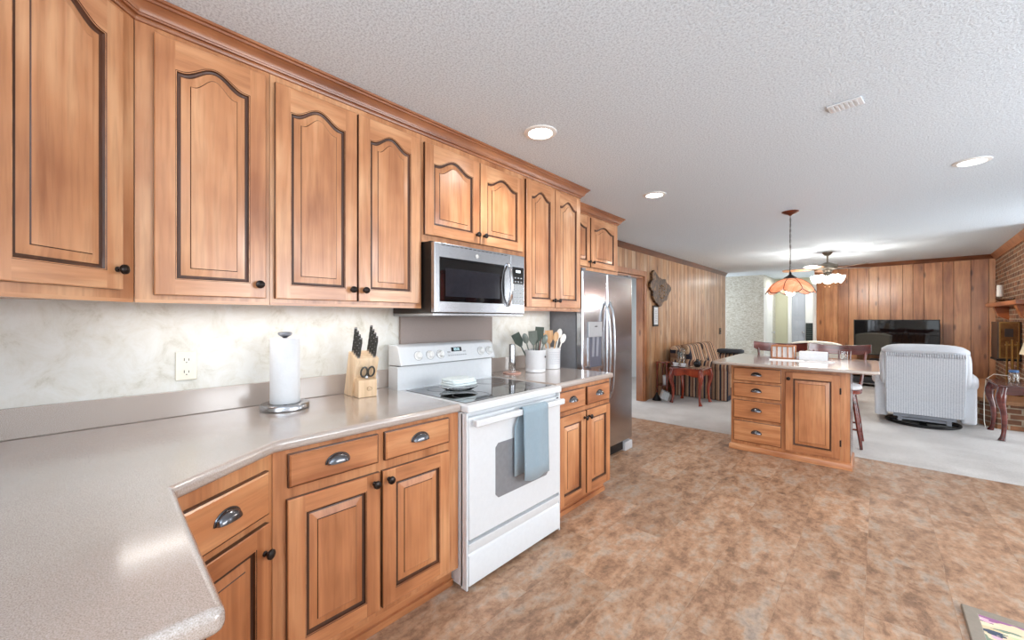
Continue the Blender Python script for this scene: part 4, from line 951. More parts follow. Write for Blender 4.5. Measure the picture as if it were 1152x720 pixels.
handle_m = plain('dark_knife_handle', srgb(60, 58, 54), .3, 0, .15); rivet = steel
def knife(y, x, ln, lab, grp):
    k = thing('kitchen_knife', XK @ Vector((x, y, .18)), lab, 'knife', grp)
    top = .203 + (.127 - x) * .355 - .002
    A = Vector((x, y, top)); D = Vector((LX, 0, LZ))
    P = lambda s, o=0: XK @ (A + D * s + Vector((LZ, 0, -LX)) * o)
    h = MB(); h.tube([P(.012), P(.03, .001), P(ln * .5, .0), P(ln * .8, .001), P(ln, -.004)], [.0085, .0090, .0083, .0094, .0080], 10, True, .62)
    obj('handle', h, handle_m, k)
    bl = MB(); bl.tube([P(-.004), P(.012)], [.0085, .0088], 8, True, .5); obj('bolster', bl, steel, k)
    obj('butt_cap', MB().tube([P(ln + .0005, -.004), P(ln + .006, -.0045)], [.0083, .0070], 8, True, .62), steel, k)
    rv = MB()
    for s in (.3, .55, .8): rv.ball(P(ln * s, .0) + XK.to_3x3() @ Vector((.004, -.0062, 0)), .0028, 8, 6)
    obj('rivet', rv, steel, k)
for x, l in ((.034, .135), (.062, .128), (.090, .118), (.112, .108)): knife(-.044, x, l, 'black riveted knife in the left row of the knife block', 'knives in the left row of the block')
for x, l in ((.032, .145), (.060, .135), (.086, .125), (.112, .115)): knife(.040, x, l, 'black riveted knife in the right row of the knife block', 'knives in the right row of the block')
sc = thing('kitchen_scissors', XK @ Vector((.10, .0, .1)), 'black-handled scissors in the front pocket of the knife block', 'scissors')
for s in (-1, 1):
    pts = [XK @ Vector((.124 + .26 * .026 * math.sin(a), s * (.019 + .017 * math.cos(a)), .134 + .026 * math.sin(a))) for a in [2 * PI * i / 16 for i in range(17)]]
    obj('handle', MB().tube(pts, .0048, 8, False), handle_m, sc)
obj('blade', MB(XK).box(.106, .112, -.008, .008, .099, .116), steel, sc)

# grinder and tray
tr = single('round_trivet', MB().lathe([(.068, 0), (.070, .004), (.066, .008), (0, .008)], (-2.06, 2.265, .9145), 32), plain('salmon_stoneware', srgb(206, 160, 144), .4), 'salmon round trivet on the counter beside the range backguard', 'trivet')
pg = thing('pepper_grinder', (-2.06, 2.265, .923), 'tall stainless cylinder grinder on the salmon trivet right of the range', 'grinder')
obj('body', MB().lathe([(.026, 0), (.026, .070), (.0245, .072), (0, .072)], (-2.06, 2.265, .923), 24), clear, pg)
obj('top', MB().lathe([(.0235, .0725), (.0235, .205), (.021, .212), (0, .212)], (-2.06, 2.265, .923), 24), steel, pg)
# crocks of utensils
c1 = thing('utensil_crock', (-1.985, 2.455, .9145), 'white stoneware crock with a dark oval badge, holding dark utensils', 'crock')
obj('pot', MB().lathe([(.074, 0), (.078, .004), (.079, .022), (.0775, .024), (.079, .028), (.081, .150), (.084, .156), (.084, .172), (.077, .172), (.074, .02), (0, .018)], (-1.985, 2.455, .9145), 40), ceramicW, c1)
ang = math.atan2(-.45, 1)
XB = Matrix.Translation((-1.985, 2.455, 1.035)) @ Matrix.Rotation(-.05, 4, 'Z')
bd = MB(XB @ Matrix.Translation((.0805, .028, 0)) @ Matrix.Rotation(.34, 4, 'Z') @ Matrix.Rotation(PI / 2, 4, 'Y')); bd.ball((0, 0, -.0005), (.011, .016, .003), 18, 8)
obj('badge', bd, plain('dark_badge', srgb(70, 68, 72), .4), c1)
c2 = thing('utensil_crock', (-2.02, 2.705, .9145), 'white lettered stoneware crock at the back holding wooden spoons', 'crock')
obj('pot', MB().lathe([(.072, 0), (.076, .004), (.078, .150), (.081, .156), (.081, .170), (.074, .170), (.071, .02), (0, .018)], (-2.02, 2.705, .9145), 40), ceramicW, c2)
ln = MB()
for r in range(7):
    z = .9145 + .045 + r * .015; a = -.75
    while a < .75:
        w = random.uniform(.05, .14)
        ln.rings([[(-2.02 + .0778 * math.cos(a + w * q / 3 - .35), 2.705 + .0778 * math.sin(a + w * q / 3 - .35), z + h) for q in range(4)] for h in (0, .0045)], False)
        a += w + .05
obj('lettering', ln, plain('grey_lettering', srgb(168, 172, 182), .5), c2)
greenD = plain('dark_green_nylon', srgb(62, 74, 66), .35, 0, .1); greyN = plain('grey_nylon', srgb(110, 118, 112), .3, .2, .1)
def utensil(cx, cy, ax, ay, ln_, kind, mat, name, lab, grp, z0=.935):
    B = Vector((cx, cy, z0)); D = Vector((ax, ay, 1)).normalized()
    t = thing(name, B, lab, 'utensil', grp)
    Z = D; Xa = Vector((.64, .77, 0)); Xa = (Xa - Z * Xa.dot(Z)).normalized(); Ya = Z.cross(Xa)
    M = Matrix(((Xa.x, Ya.x, Z.x, B.x), (Xa.y, Ya.y, Z.y, B.y), (Xa.z, Ya.z, Z.z, B.z), (0, 0, 0, 1)))
    obj('handle', MB(M).tube([(0, 0, 0), (0, 0, ln_ * .7)], .0055, 8), mat, t)
    h = MB(M)
    if kind == 'spoon': h.ball((0, 0, ln_ * .7 + .035), (.024, .008, .042), 16, 10)
    elif kind == 'turner': h.prism([(-.010, ln_ * .7 - .01), (.010, ln_ * .7 - .01), (.034, ln_ * .7 + .03), (.034, ln_ * .7 + .10), (-.034, ln_ * .7 + .10), (-.034, ln_ * .7 + .03)], -.0025, .0025, 'y')
    elif kind == 'fork':
        h.prism([(-.007, ln_ * .7 - .01), (.007, ln_ * .7 - .01), (.022, ln_ * .7 + .03), (-.022, ln_ * .7 + .03)], -.0025, .0025, 'y')
        for u in (-.018, -.006, .006, .018): h.box(u - .003, u + .003, -.0025, .0025, ln_ * .7 + .03, ln_ * .7 + .085)
    else: h.ball((0, 0, ln_ * .7 + .005), (.009, .009, .022), 12, 8)
    obj('head', h, mat, t)
A = (-1.985, 2.455)
for ax, ay, l, kd, mt, lab in ((-.28, -.42, .30, 'turner', greenD, 'dark green slotted turner leaning left in the front crock'), (-.1, -.30, .31, 'spoon', greyN, 'grey spoon leaning left in the front crock'),
        (.05, -.16, .29, 'turner', greyN, 'grey turner near the middle of the front crock'), (.10, .02, .33, 'turner', greenD, 'dark green turner upright in the front crock'),
        (-.08, .14, .30, 'fork', greenD, 'dark fork leaning right in the front crock'), (.16, .22, .29, 'spoon', greyN, 'grey spoon leaning right in the front crock'), (.0, .24, .36, 'handle', plain('red_brown_handle', srgb(120, 60, 50), .4), 'tall thin brush handle sticking up from the front crock')):
    utensil(A[0] + ax * .05, A[1] + ay * .05, ax, ay, l, kd, mt, 'cooking_utensil', lab, 'utensils in the front crock')
woodU = wood('spoon_wood', srgb(190, 140, 92), srgb(214, 168, 120), srgb(230, 190, 146), 'z', 14, .6, 0); whiteU = plain('white_melamine', srgb(238, 236, 230), .3)
A = (-2.02, 2.705)
for ax, ay, l, kd, mt, lab in ((-.10, -.20, .29, 'spoon', woodU, 'wooden spoon leaning left in the back crock'), (-.05, -.02, .28, 'turner', woodU, 'wooden turner upright in the back crock'), (.10, .10, .30, 'spoon', woodU, 'wooden spoon leaning forward in the back crock'),
        (.05, .30, .35, 'spoon', whiteU, 'tall white spoon leaning right in the back crock'), (.16, .40, .30, 'spoon', whiteU, 'lower white spoon leaning far right in the back crock')):
    utensil(A[0] + ax * .05, A[1] + ay * .05, ax, ay, l, kd, mt, 'cooking_utensil', lab, 'utensils in the back crock')

# floor mat in the lower right corner
mt_ = thing('floor_mat', (.62, 2.3, 0), 'flowery kitchen mat with taupe border in the bottom right corner of the floor', 'mat')
obj('border', MB().sweep([(.282, 1.72), (.282, 2.775), (1.0, 2.775), (1.0, 1.72)], [(0, .001), (.048, .001), (.048, .012), (.044, .016), (.004, .016), (0, .012)], closed=True), plain('taupe_binding', srgb(140, 130, 118), .5, 0, .06), mt_)
obj('printed_panel', MB().box(.328, .954, 1.766, 2.729, .001, .012), voro_mat('floral_print', [srgb(226, 200, 168), srgb(60, 72, 92), srgb(196, 204, 160), srgb(216, 172, 190), srgb(236, 214, 180), srgb(120, 138, 118), srgb(150, 96, 140), srgb(210, 190, 150)], 14, .6, (1, 2.2, 1)), mt_)

# ------------------------------------------------------------------ living room
def cabriole(x, y, dx, dy, h, r0=.034, r1=.020, foot=.03):
    pts, rs = [], []
    for i in range(15):
        t = i / 14; z = h * (1 - t)
        off = .030 * math.sin(PI * min(1, t / .45)) * (t < .45) - .012 * math.sin(PI * (t - .45) / .45) * (.45 <= t < .9) + (.022 * (t - .9) / .1 if t >= .9 else 0)
        pts.append((x + dx * off, y + dy * off, z)); rs.append(r0 * (1 - t) + r1 * t * .8 + (.010 * math.exp(-((t - .2) / .13) ** 2)) + (foot * .45 * ((t - .9) / .1) if t > .9 else 0))
    return MB().tube(pts, rs, 12)
def rect_round(x0, x1, y0, y1, r): return rcorner(x0 + r, y0 + r, r, PI) + rcorner(x1 - r, y0 + r, r, 1.5 * PI) + rcorner(x1 - r, y1 - r, r, 0) + rcorner(x0 + r, y1 - r, r, PI / 2)
def queen_table(name, x0, x1, y0, y1, h, label, woodt, woodl, hang=.12, z=.003):
    t = thing(name, ((x0 + x1) / 2, (y0 + y1) / 2, z), label, 'table')
    obj('tabletop', MB().prism(rect_round(x0 - .03, x1 + .03, y0 - .03, y1 + .03, .03), h - .022, h), woodt, t, bevel=.008, seg=3)
    def apron(L): return [(0, 0)] + [(L * k / 16, -hang + .035 * math.sin(PI * k / 16) ** .7 + .012 * math.cos(2 * PI * k / 8)) for k in range(17)] + [(L, 0)]
    hh = h - .0225
    obj('apron', MB(Matrix.Translation((x0, y0, hh))).prism(apron(x1 - x0)[::-1], 0, .02, 'y'), woodl, t); obj('apron', MB(Matrix.Translation((x0, y1 - .02, hh))).prism(apron(x1 - x0)[::-1], 0, .02, 'y'), woodl, t)
    obj('apron', MB(Matrix.Translation((x0, y0, hh))).prism(apron(y1 - y0)[::-1], 0, .02, 'x'), woodl, t); obj('apron', MB(Matrix.Translation((x1 - .02, y0, hh))).prism(apron(y1 - y0)[::-1], 0, .02, 'x'), woodl, t)
    for x, dx in ((x0 + .02, -1), (x1 - .02, 1)):
        for y, dy in ((y0 + .02, -1), (y1 - .02, 1)): 
            m = cabriole(x, y, dx * .7, dy * .7, h - .024 - z)
            m.v = [v + Vector((0, 0, z)) for v in m.v]; obj('leg', m, woodl, t)
    return t
queen_table('end_table', -2.42, -1.97, 6.38, 6.86, .56, 'cherry red end table with curved legs beside the striped sofa', cherry, cherryV)
# on it
cl = thing('dome_clock', (-2.385, 6.72, .561), 'gold clock under a glass dome on the cherry end table', 'clock')
obj('base', MB().lathe([(.085, 0), (.088, .006), (.088, .018), (.08, .026), (0, .026)], (-2.385, 6.72, .561), 28), brass, cl)
obj('glass_dome', MB().lathe([(.078, .0262), (.078, .20), (.070, .245), (.045, .275), (.012, .288), (0, .289), ], (-2.385, 6.72, .561), 28), clear, cl, solid=.002)
mv = MB(); mv.lathe([(.012, .026), (.006, .06), (.006, .15), (.012, .155), (0, .156)], (-2.385, 6.72, .561), 12); mv.add([], [])
mv2 = MB(Matrix.Translation((-2.385, 6.70, .745)) @ Matrix.Rotation(PI / 2, 4, 'X')); mv2.lathe([(.042, -.012), (.045, 0), (.042, .012), (0, .012)], n=24)
obj('movement', mv, brass, cl); obj('clock_face', mv2, plain('cream_dial', srgb(232, 220, 180), .4), cl)
obj('pendulum', MB().ball((-2.42, 6.70, .615), .016, 10, 8).ball((-2.35, 6.70, .615), .016, 10, 8), brass, cl)
for (x, y, lab) in ((-2.40, 6.53, 'white china cup at the left front of the cherry end table'), (-2.27, 6.50, 'white china cup in front of the dome clock')):
    cu_ = thing('china_cup', (x, y, .561), lab, 'cup', 'china cups on the end table')
    obj('saucer', MB().lathe([(.03, 0), (.06, .008), (.068, .014), (.058, .011), (.028, .004), (0, .004)], (x, y, .5612), 24), ceramicW, cu_)
    obj('cup', MB().lathe([(.02, .006), (.026, .008), (.040, .035), (.045, .060), (.042, .060), (.036, .034), (.02, .012), (0, .012)], (x, y, .561), 24), ceramicW, cu_)
    obj('handle', MB().tube([(x + .04, y, .605), (x + .062, y, .612), (x + .066, y, .592), (x + .036, y, .582)], .004, 6), ceramicW, cu_)
single('table_runner', MB().box(-2.21, -1.985, 6.40, 6.84, .5605, .564), voro_mat('patterned_runner', [srgb(60, 44, 40), srgb(190, 150, 110), srgb(120, 40, 36), srgb(214, 196, 160), srgb(70, 80, 90)], 26), 'small patterned runner lying on the cherry end table', 'runner')
bv_ = thing('bud_vase', (-2.09, 6.60, .5645), 'round black vase on the runner of the cherry end table', 'vase')
obj('vase', MB().lathe([(.025, 0), (.04, .01), (.058, .05), (.05, .085), (.022, .105), (.02, .12), (.024, .125), (.018, .125), (.016, .11), (0, .10)], (-2.09, 6.60, .5645), 24), plain('black_glaze', srgb(26, 26, 30), .2), bv_)

# little dark stand against the panelled wall, with a cup and papers under it
ps = thing('plant_stand', (-2.64, 6.66, .003), 'dark red-brown slim stand against the panelled wall behind the end table', 'stand')
obj('top', MB().prism(rect_round(-2.73, -2.52, 6.52, 6.80, .04), .60, .618), cherry, ps, bevel=.005)
for x in (-2.705, -2.545):
    for y in (6.545, 6.775): obj('leg', MB().tube([(x, y, .60), (x, y, .45), (x * 1.0, y, .2), (x, y, .003)], [.017, .013, .014, .011], 10), cherry, ps)
obj('shelf', MB().prism(rect_round(-2.72, -2.53, 6.53, 6.79, .03), .225, .238), cherry, ps, bevel=.003)
single('white_mug', MB().lathe([(.036, 0), (.04, .006), (.042, .115), (.044, .15), (.041, .15), (.037, .01), (0, .01)], (-2.60, 6.62, .2385), 22), ceramicW, 'tall white beaker on the lower shelf of the slim stand', 'beaker')
mg = MB(Matrix.Translation((-2.52, 6.40, .003)) @ Matrix.Rotation(.5, 4, 'Z') @ Matrix.Rotation(.35, 4, 'Y'))
for i in range(6): mg.box(-.09 + i * .018, -.078 + i * .018, -.10, .10, .035, .16 - .01 * (i % 2))
single('magazine_pile', mg, plain('grey_white_paper', srgb(196, 200, 202), .8, 0, .2, 20), 'leaning pile of grey-white magazines on the carpet beside the end table', 'magazines')
single('dark_cone', MB().lathe([(.07, 0), (.06, .03), (.025, .09), (.008, .13), (0, .132)], (-2.66, 6.42, .003), 18), black_me, 'small black cone-shaped ornament on the carpet by the panelled wall', 'ornament')

# sofa
plaid = [(0, srgb(60, 44, 40)), (.10, srgb(150, 118, 92)), (.22, srgb(190, 160, 130)), (.30, srgb(38, 38, 52)), (.42, srgb(176, 140, 112)), (.55, srgb(110, 60, 48)), (.62, srgb(196, 170, 144)), (.74, srgb(34, 36, 52)), (.82, srgb(130, 98, 78)), (.92, srgb(160, 130, 104))]
plX = stripes('striped_upholstery_end', 0, .24, plaid); plY = stripes('striped_upholstery', 1, .42, plaid, slant=-.55)
so = thing('sofa', (-2.2, 8.0, .003), 'striped brown and navy sofa along the panelled wall', 'sofa')
def pad(x0, x1, y0, y1, z0, z1, e=.35, n=28, m=14): 
    return MB().ball(((x0 + x1) / 2, (y0 + y1) / 2, (z0 + z1) / 2), ((x1 - x0) / 2, (y1 - y0) / 2, (z1 - z0) / 2), n, m, e=e)
obj('base', MB().box(-2.66, -1.80, 7.04, 8.96, .07, .36), plX, so, bevel=.02, seg=3)
obj('skirt', MB().box(-2.68, -1.765, 7.025, 8.975, .01, .20), plX, so, bevel=.008)
bk = MB(); bk.prism([(-2.70, .20), (-2.46, .36), (-2.50, .66), (-2.56, .82), (-2.63, .86), (-2.70, .82)], 7.06, 8.94, 'y'); obj('back', bk, plY, so, bevel=.03, seg=4)
for y0, y1 in ((7.24, 7.995), (8.005, 8.76)):
    obj('seat_cushion', pad(-2.50, -1.78, y0, y1, .35, .50), plX, so); obj('back_cushion', MB().hexa([(-2.46, y0, .46), (-2.30, y0, .48), (-2.30, y1, .48), (-2.46, y1, .46)], [(-2.60, y0 + .02, .87), (-2.47, y0 + .02, .86), (-2.47, y1 - .02, .86), (-2.60, y1 - .02, .87)]), plY, so, bevel=.05, seg=4)
for y0, y1 in ((7.0, 7.22), (8.78, 9.0)):
    ar = MB(); ar.box(-2.66, -1.76, y0 + .03, y1 - .03, .08, .50); obj('arm', ar, plX, so, bevel=.02)
    obj('arm_roll', MB().tube([(-2.66, (y0 + y1) / 2, .535), (-2.2, (y0 + y1) / 2, .535), (-1.745, (y0 + y1) / 2, .535)], .095, 20), plX, so)
for x in (-2.6, -1.85):
    for y in (7.1, 8.9): obj('foot', MB().lathe([(.02, 0.0), (.03, .07), (0, .07)], (x, y, .003), 12), black_pl, so)
single('folded_afghan', pad(-2.42, -1.95, 8.79, 8.99, .632, .72, .4), plain('dark_grey_knit', srgb(62, 68, 76), .95, 0, .2, 30, bump=.5), 'dark grey folded throw on the far arm of the striped sofa', 'throw')

# wall hangings on the panelled wall
random.seed(3)
wv = thing('carved_burl_clock', (WW, 6.75, 1.55), 'dark carved burl-wood ornament with ragged edge high on the panelled wall', 'wall ornament')
out = []
for i in range(40):
    a = 2 * PI * i / 40; r = 1 + .10 * math.sin(3 * a + 1) + .07 * math.sin(7 * a) + random.uniform(-.05, .05)
    out.append((6.76 + .40 * r * math.cos(a) * (1 + .18 * math.sin(a)), 1.80 + .235 * r * math.sin(a)))
out[12] = (out[12][0] - .04, out[12][1] + .05); out[13] = (out[13][0] - .02, out[13][1] + .09); out[14] = (out[14][0] - .03, out[14][1] + .06)
burl = voro_mat('burl_wood', [srgb(44, 28, 18), srgb(66, 42, 28), srgb(86, 58, 38), srgb(54, 34, 22), srgb(120, 86, 54)], 22, .35)
obj('burl_slab', MB().prism(out, WW + .002, WW + .05, 'x'), burl, wv, bevel=.008)
fcm = MB(frame((WW + .05, 6.80, 1.78), (0, 1, 0), (1, 0, 0)))
for i in range(12): 
    a = 2 * PI * i / 12; fcm.ball((.11 * math.cos(a), .11 * math.sin(a), .002), .010, 8, 6)
fcm.box(-.004, .004, 0, .08, 0, .004); fcm.box(0, .055, -.004, .004, 0, .004)
obj('brass_marker', fcm, brass, wv)
pfr = thing('framed_print', (WW, 6.62, 1.19), 'narrow black-framed white certificate hanging below the burl ornament', 'picture')
obj('picture_frame', MB().box(WW + .001, WW + .02, 6.525, 6.73, 1.195, 1.545), black_pl, pfr, bevel=.003)
obj('print', MB().box(WW + .02, WW + .0212, 6.55, 6.705, 1.225, 1.515), paperW, pfr)
tx = MB()
for i in range(9): tx.box(WW + .0212, WW + .0218, 6.575 + .01 * (i % 3), 6.68 - .012 * (i % 2), 1.27 + i * .024, 1.276 + i * .024)
obj('text_line', tx, plain('grey_print_line', srgb(150, 150, 152), .7), pfr)
sw = thing('light_switch', (WW, 10.40, .95), 'dark brown switch plate near the far end of the panelled wall', 'switch')
obj('switch_plate', MB().box(WW + .001, WW + .008, 10.31, 10.47, .95, 1.10), plain('brown_plate', srgb(58, 36, 24), .4), sw, bevel=.003)
obj('toggle', MB().box(WW + .008, WW + .02, 10.375, 10.405, 1.01, 1.045), plain('brown_toggle', srgb(76, 50, 34), .4), sw)

# recliner, back to the camera
cordu = stripes('pale_corduroy', 0, .022, [(0, srgb(208, 213, 219)), (.62, srgb(184, 190, 199))])
cordp = plain('pale_grey_upholstery', srgb(208, 212, 218), .95, 0, .05, 20, bump=.3, sheen=.3)
rc = thing('recliner', (.41, 7.3, .003), 'pale grey striped recliner seen from behind, facing the television', 'armchair')
bkp = MB(); R = []
for z, y0, y1, hw in ((.17, 6.93, 7.16, .335), (.45, 6.905, 7.18, .345), (.70, 6.87, 7.16, .350), (.86, 6.845, 7.12, .345), (.905, 6.845, 7.10, .340)):
    R.append([(.405 + hw * sx, y, z) for sx, y in ((-1, y0 + .02), (-.96, y0), (.96, y0), (1, y0 + .02), (1, y1), (-1, y1))])
bkp.rings(R, True, True, True); obj('backrest', bkp, cordu, rc, bevel=.008)
hr_ = MB(); R = []
for i in range(15):
    x = .405 - .375 + .75 * i / 14; e = (1 - abs((i - 7) / 7) ** 6) ** .5; a = .06 + .07 * e; zz = .945 + .012 * math.cos(PI * (i - 7) / 14) - (.0 if 0 < i < 14 else .01)
    R.append([(x, 6.985 + (.165 * max(.35, e)) * math.cos(2 * PI * k / 16), zz - .012 + max(.03, .072 * e) * math.sin(2 * PI * k / 16)) for k in range(16)])
hr_.rings(R, True, True, True); obj('head_roll', hr_, cordp, rc)
gt = MB()
for i in range(34): 
    x = .075 + i * .02; gt.ball((x, 6.835, .89), (.009, .016, .028), 8, 6)
obj('gathered_pleat', gt, cordp, rc)
for sx in (-1, 1):
    xc = .405 + sx * .378
    am = MB(); am.box(xc - .062, xc + .062, 7.02, 7.78, .09, .56); obj('arm', am, cordp, rc, bevel=.03, seg=3)
    obj('arm_pad', MB().ball((xc + sx * .01, 7.40, .57), (.082, .41, .092), 22, 14, e=.6), cordp, rc)
    obj('wing', MB().ball((.405 + sx * .345, 7.02, .72), (.05, .13, .22), 18, 12, e=.7), cordp, rc)
obj('seat', pad(.13, .68, 7.10, 7.80, .22, .50), cordp, rc)
obj('footrest', MB().box(.14, .67, 7.78, 7.86, .12, .44), cordp, rc, bevel=.03, seg=3)
obj('lower_back_panel', MB().box(.075, .735, 6.915, 6.93, .16, .36), cordu, rc, bevel=.005)
mech = MB(); mech.box(.14, .68, 6.98, 7.02, .11, .155); mech.box(.18, .64, 7.0, 7.6, .075, .10); mech.box(.18, .22, 6.98, 7.7, .06, .11); mech.box(.60, .64, 6.98, 7.7, .06, .11); mech.box(.35, .47, 7.25, 7.40, .03, .24)
obj('mechanism', mech, plain('grey_steel_frame', srgb(128, 132, 140), .4, .6), rc)
obj('base_ring', MB().tube([(.41 + .33 * math.cos(2 * PI * i / 40), 7.28 + .33 * math.sin(2 * PI * i / 40), .020) for i in range(41)], .016, 8, False), black_me, rc)
obj('base_bar', MB().box(.08, .74, 7.25, 7.31, .012, .034).box(.38, .44, 6.95, 7.61, .012, .034), black_me, rc)

# pale armchair with an arched back, between the stools and the fan
ac = thing('armchair', (-.74, 8.0, .003), 'cream armchair with arched back, half hidden behind the island stools', 'armchair')
creamU = plain('cream_upholstery', srgb(226, 220, 206), .9, 0, .05, 20)
pr = [(-1.08, .25), (-.40, .25)] + [(-.74 + .34 * math.cos(PI * i / 14), .90 + .07 * math.sin(PI * i / 14)) for i in range(15)]
obj('backrest', MB().prism(pr, 7.90, 8.04, 'y'), creamU, ac, bevel=.03, seg=4)
obj('seat', pad(-1.05, -.43, 8.02, 8.65, .25, .48), creamU, ac)
for x in (-1.10, -.38): obj('arm', pad(x - .075, x + .075, 7.95, 8.62, .12, .64), creamU, ac)
for x in (-1.05, -.43):
    for y in (7.97, 8.55): obj('leg', MB().tube([(x, y, .26), (x, y, .003)], [.025, .018], 10), mahog, ac)

# television on its stand
XTV = Matrix(((TU.x, TN.x, 0, TA.x + TU.x * 1.31 + TN.x * .28), (TU.y, TN.y, 0, TA.y + TU.y * 1.31 + TN.y * .28), (0, 0, 1, 0), (0, 0, 0, 1)))
tv = thing('television', XTV @ Vector((0, 0, .52)), 'large black flat television in front of the boarded wall', 'television')
TVH = .60
obj('screen_case', MB(XTV).box(-TVH, TVH, -.03, .0, .61, 1.305), black_pl, tv, bevel=.004)
obj('screen', MB(XTV).box(-TVH + .015, TVH - .015, .0, .002, .63, 1.29), black_gl, tv)
obj('stand_foot', MB(XTV).box(-.35, .35, -.10, .10, .522, .535).box(-.05, .05, -.03, -.005, .535, .62), black_pl, tv)
ts = thing('tv_stand', XTV @ Vector((0, 0, .003)), 'low black television stand with silver shelf edges', 'tv stand')
obj('shelf', MB(XTV).box(-.75, .75, -.20, .22, .495, .52), black_gl, ts); obj('shelf', MB(XTV).box(-.75, .75, -.20, .20, .27, .285), black_gl, ts); obj('shelf', MB(XTV).box(-.75, .75, -.20, .22, .05, .075), black_gl, ts)
for z in (.498, .275, .055): obj('shelf_edge', MB(XTV).box(-.75, .75, .2205, .226, z, z + .018), steel, ts)
for x in (-.74, -.02, .70): obj('upright', MB(XTV).box(x, x + .04, -.19, .19, .004, .494), black_me, ts)
single('media_box', MB(XTV).box(-.60, -.20, -.12, .12, .2855, .345), black_pl, 'black media player box on the middle shelf of the television stand', 'media player', bevel=.004)
single('media_box', MB(XTV).box(-.62, -.18, -.12, .14, .0755, .18), plain('dark_grey_box', srgb(52, 54, 58), .35), 'dark grey receiver box on the bottom shelf of the television stand', 'receiver', bevel=.004)

# hearth, mantel, cabinet, candle, fire tools on the brick wall
hm_ = bricks('hearth_brick'); hz = .30
he = thing('brick_hearth', (1.15, 9.0, 0), 'raised brick hearth along the foot of the chimney wall', 'hearth')
obj('hearth_base', MB().prism([(.93, 7.72), (1.06, 7.50), (1.362, 7.50), (1.44, 10.05), (.93, 10.05)], .003, hz), hm_, he)
obj('hearth_cap', MB().prism([(.905, 7.70), (1.045, 7.475), (1.362, 7.475), (1.44, 10.07), (.905, 10.07)], hz + .0005, hz + .045), plain('tan_hearth_stone', srgb(156, 112, 78), .6, 0, .15, 6), he, bevel=.006)
mn = thing('mantel_shelf', (1.36, 9.1, 1.46), 'thick orange-brown wooden mantel shelf across the brick chimney', 'mantel')
obj('shelf', MB().prism([(1.26, 9.82), (1.26, 7.9), (1.388, 7.9), (1.458, 9.82)], 1.505, 1.565), orangewood, mn, bevel=.006)
for y in (8.2, 9.5): obj('corbel', MB().prism([(1.30, 1.5045), (1.372 + (y - 7.3) * .038, 1.5045), (1.372 + (y - 7.3) * .038, 1.30), (1.345, 1.36), (1.32, 1.44)], y - .06, y + .06, 'y'), orangewood, mn, bevel=.006)
wc = thing('glazed_wall_cabinet', (1.30, 8.7, .76), 'narrow dark wall cabinet with amber glass door, under the mantel on the chimney', 'cabinet')
obj('case', MB().prism([(1.20, 8.50), (1.405, 8.50), (1.418, 8.90), (1.20, 8.90)], .78, 1.285), wood('dark_walnut', srgb(40, 24, 16), srgb(64, 40, 26), srgb(88, 58, 38), 'z', 14, .3, .3), wc, bevel=.004)
obj('shelf_lip', MB().box(1.19, 1.405, 8.475, 8.91, .755, .779), black_me, wc, bevel=.003)
gd = obj('glass_door', MB().box(1.215, 1.385, 8.488, 8.499, .80, 1.27), plain('amber_glass', srgb(130, 88, 48), .12, .2, .3, 3, coat=.6), wc, bevel=.002)
obj('door_frame', MB().box(1.212, 1.224, 8.480, 8.4875, .79, 1.28).box(1.376, 1.388, 8.480, 8.4875, .79, 1.28).box(1.224, 1.376, 8.480, 8.4875, 1.268, 1.28).box(1.224, 1.376, 8.480, 8.4875, .79, .802), brass, gd)
obj('picture_insert', MB().box(1.262, 1.336, 8.483, 8.4878, 1.08, 1.19), plain('dark_insert', srgb(50, 34, 26), .4), gd)  # dark square stands for a reflection, painted onto the glass
cd = thing('candle_holder', (1.37, 9.38, 1.566), 'clear and white candle holder near the left end of the mantel', 'candle')
obj('holder', MB().lathe([(.05, 0), (.055, .006), (.02, .02), (.014, .06), (.03, .085), (.042, .09), (.0, .09)], (1.35, 9.38, 1.566), 20), clear, cd)
obj('candle', MB().lathe([(.034, .0905), (.034, .25), (.03, .262), (0, .258)], (1.35, 9.38, 1.566), 20), plain('white_wax', srgb(238, 236, 230), .4), cd)
single('glass_bowl', MB().lathe([(.03, 0), (.07, .02), (.10, .05), (.096, .05), (.066, .024), (.0, .012)], (1.345, 9.02, 1.566), 24), clear, 'low clear glass bowl on the mantel beside the candle', 'bowl')
ft = thing('fire_tools', (1.27, 8.12, hz + .046), 'brass fireplace tool set standing on the hearth', 'fire tools')
obj('base', MB().lathe([(.09, 0), (.09, .01), (.03, .02), (0, .02)], (1.27, 8.12, hz + .046), 20), brass, ft)
obj('post', MB().tube([(1.27, 8.12, hz + .06), (1.27, 8.12, 1.06)], .013, 10), brass, ft)
obj('hanger', MB().box(1.21, 1.33, 8.11, 8.13, .98, 1.0), brass, ft)
for x in (1.225, 1.315): obj('tool', MB().tube([(x, 8.12, .50), (x, 8.12, .99), (x, 8.12, 1.03)], [.010, .008, .012], 8), brass, ft)

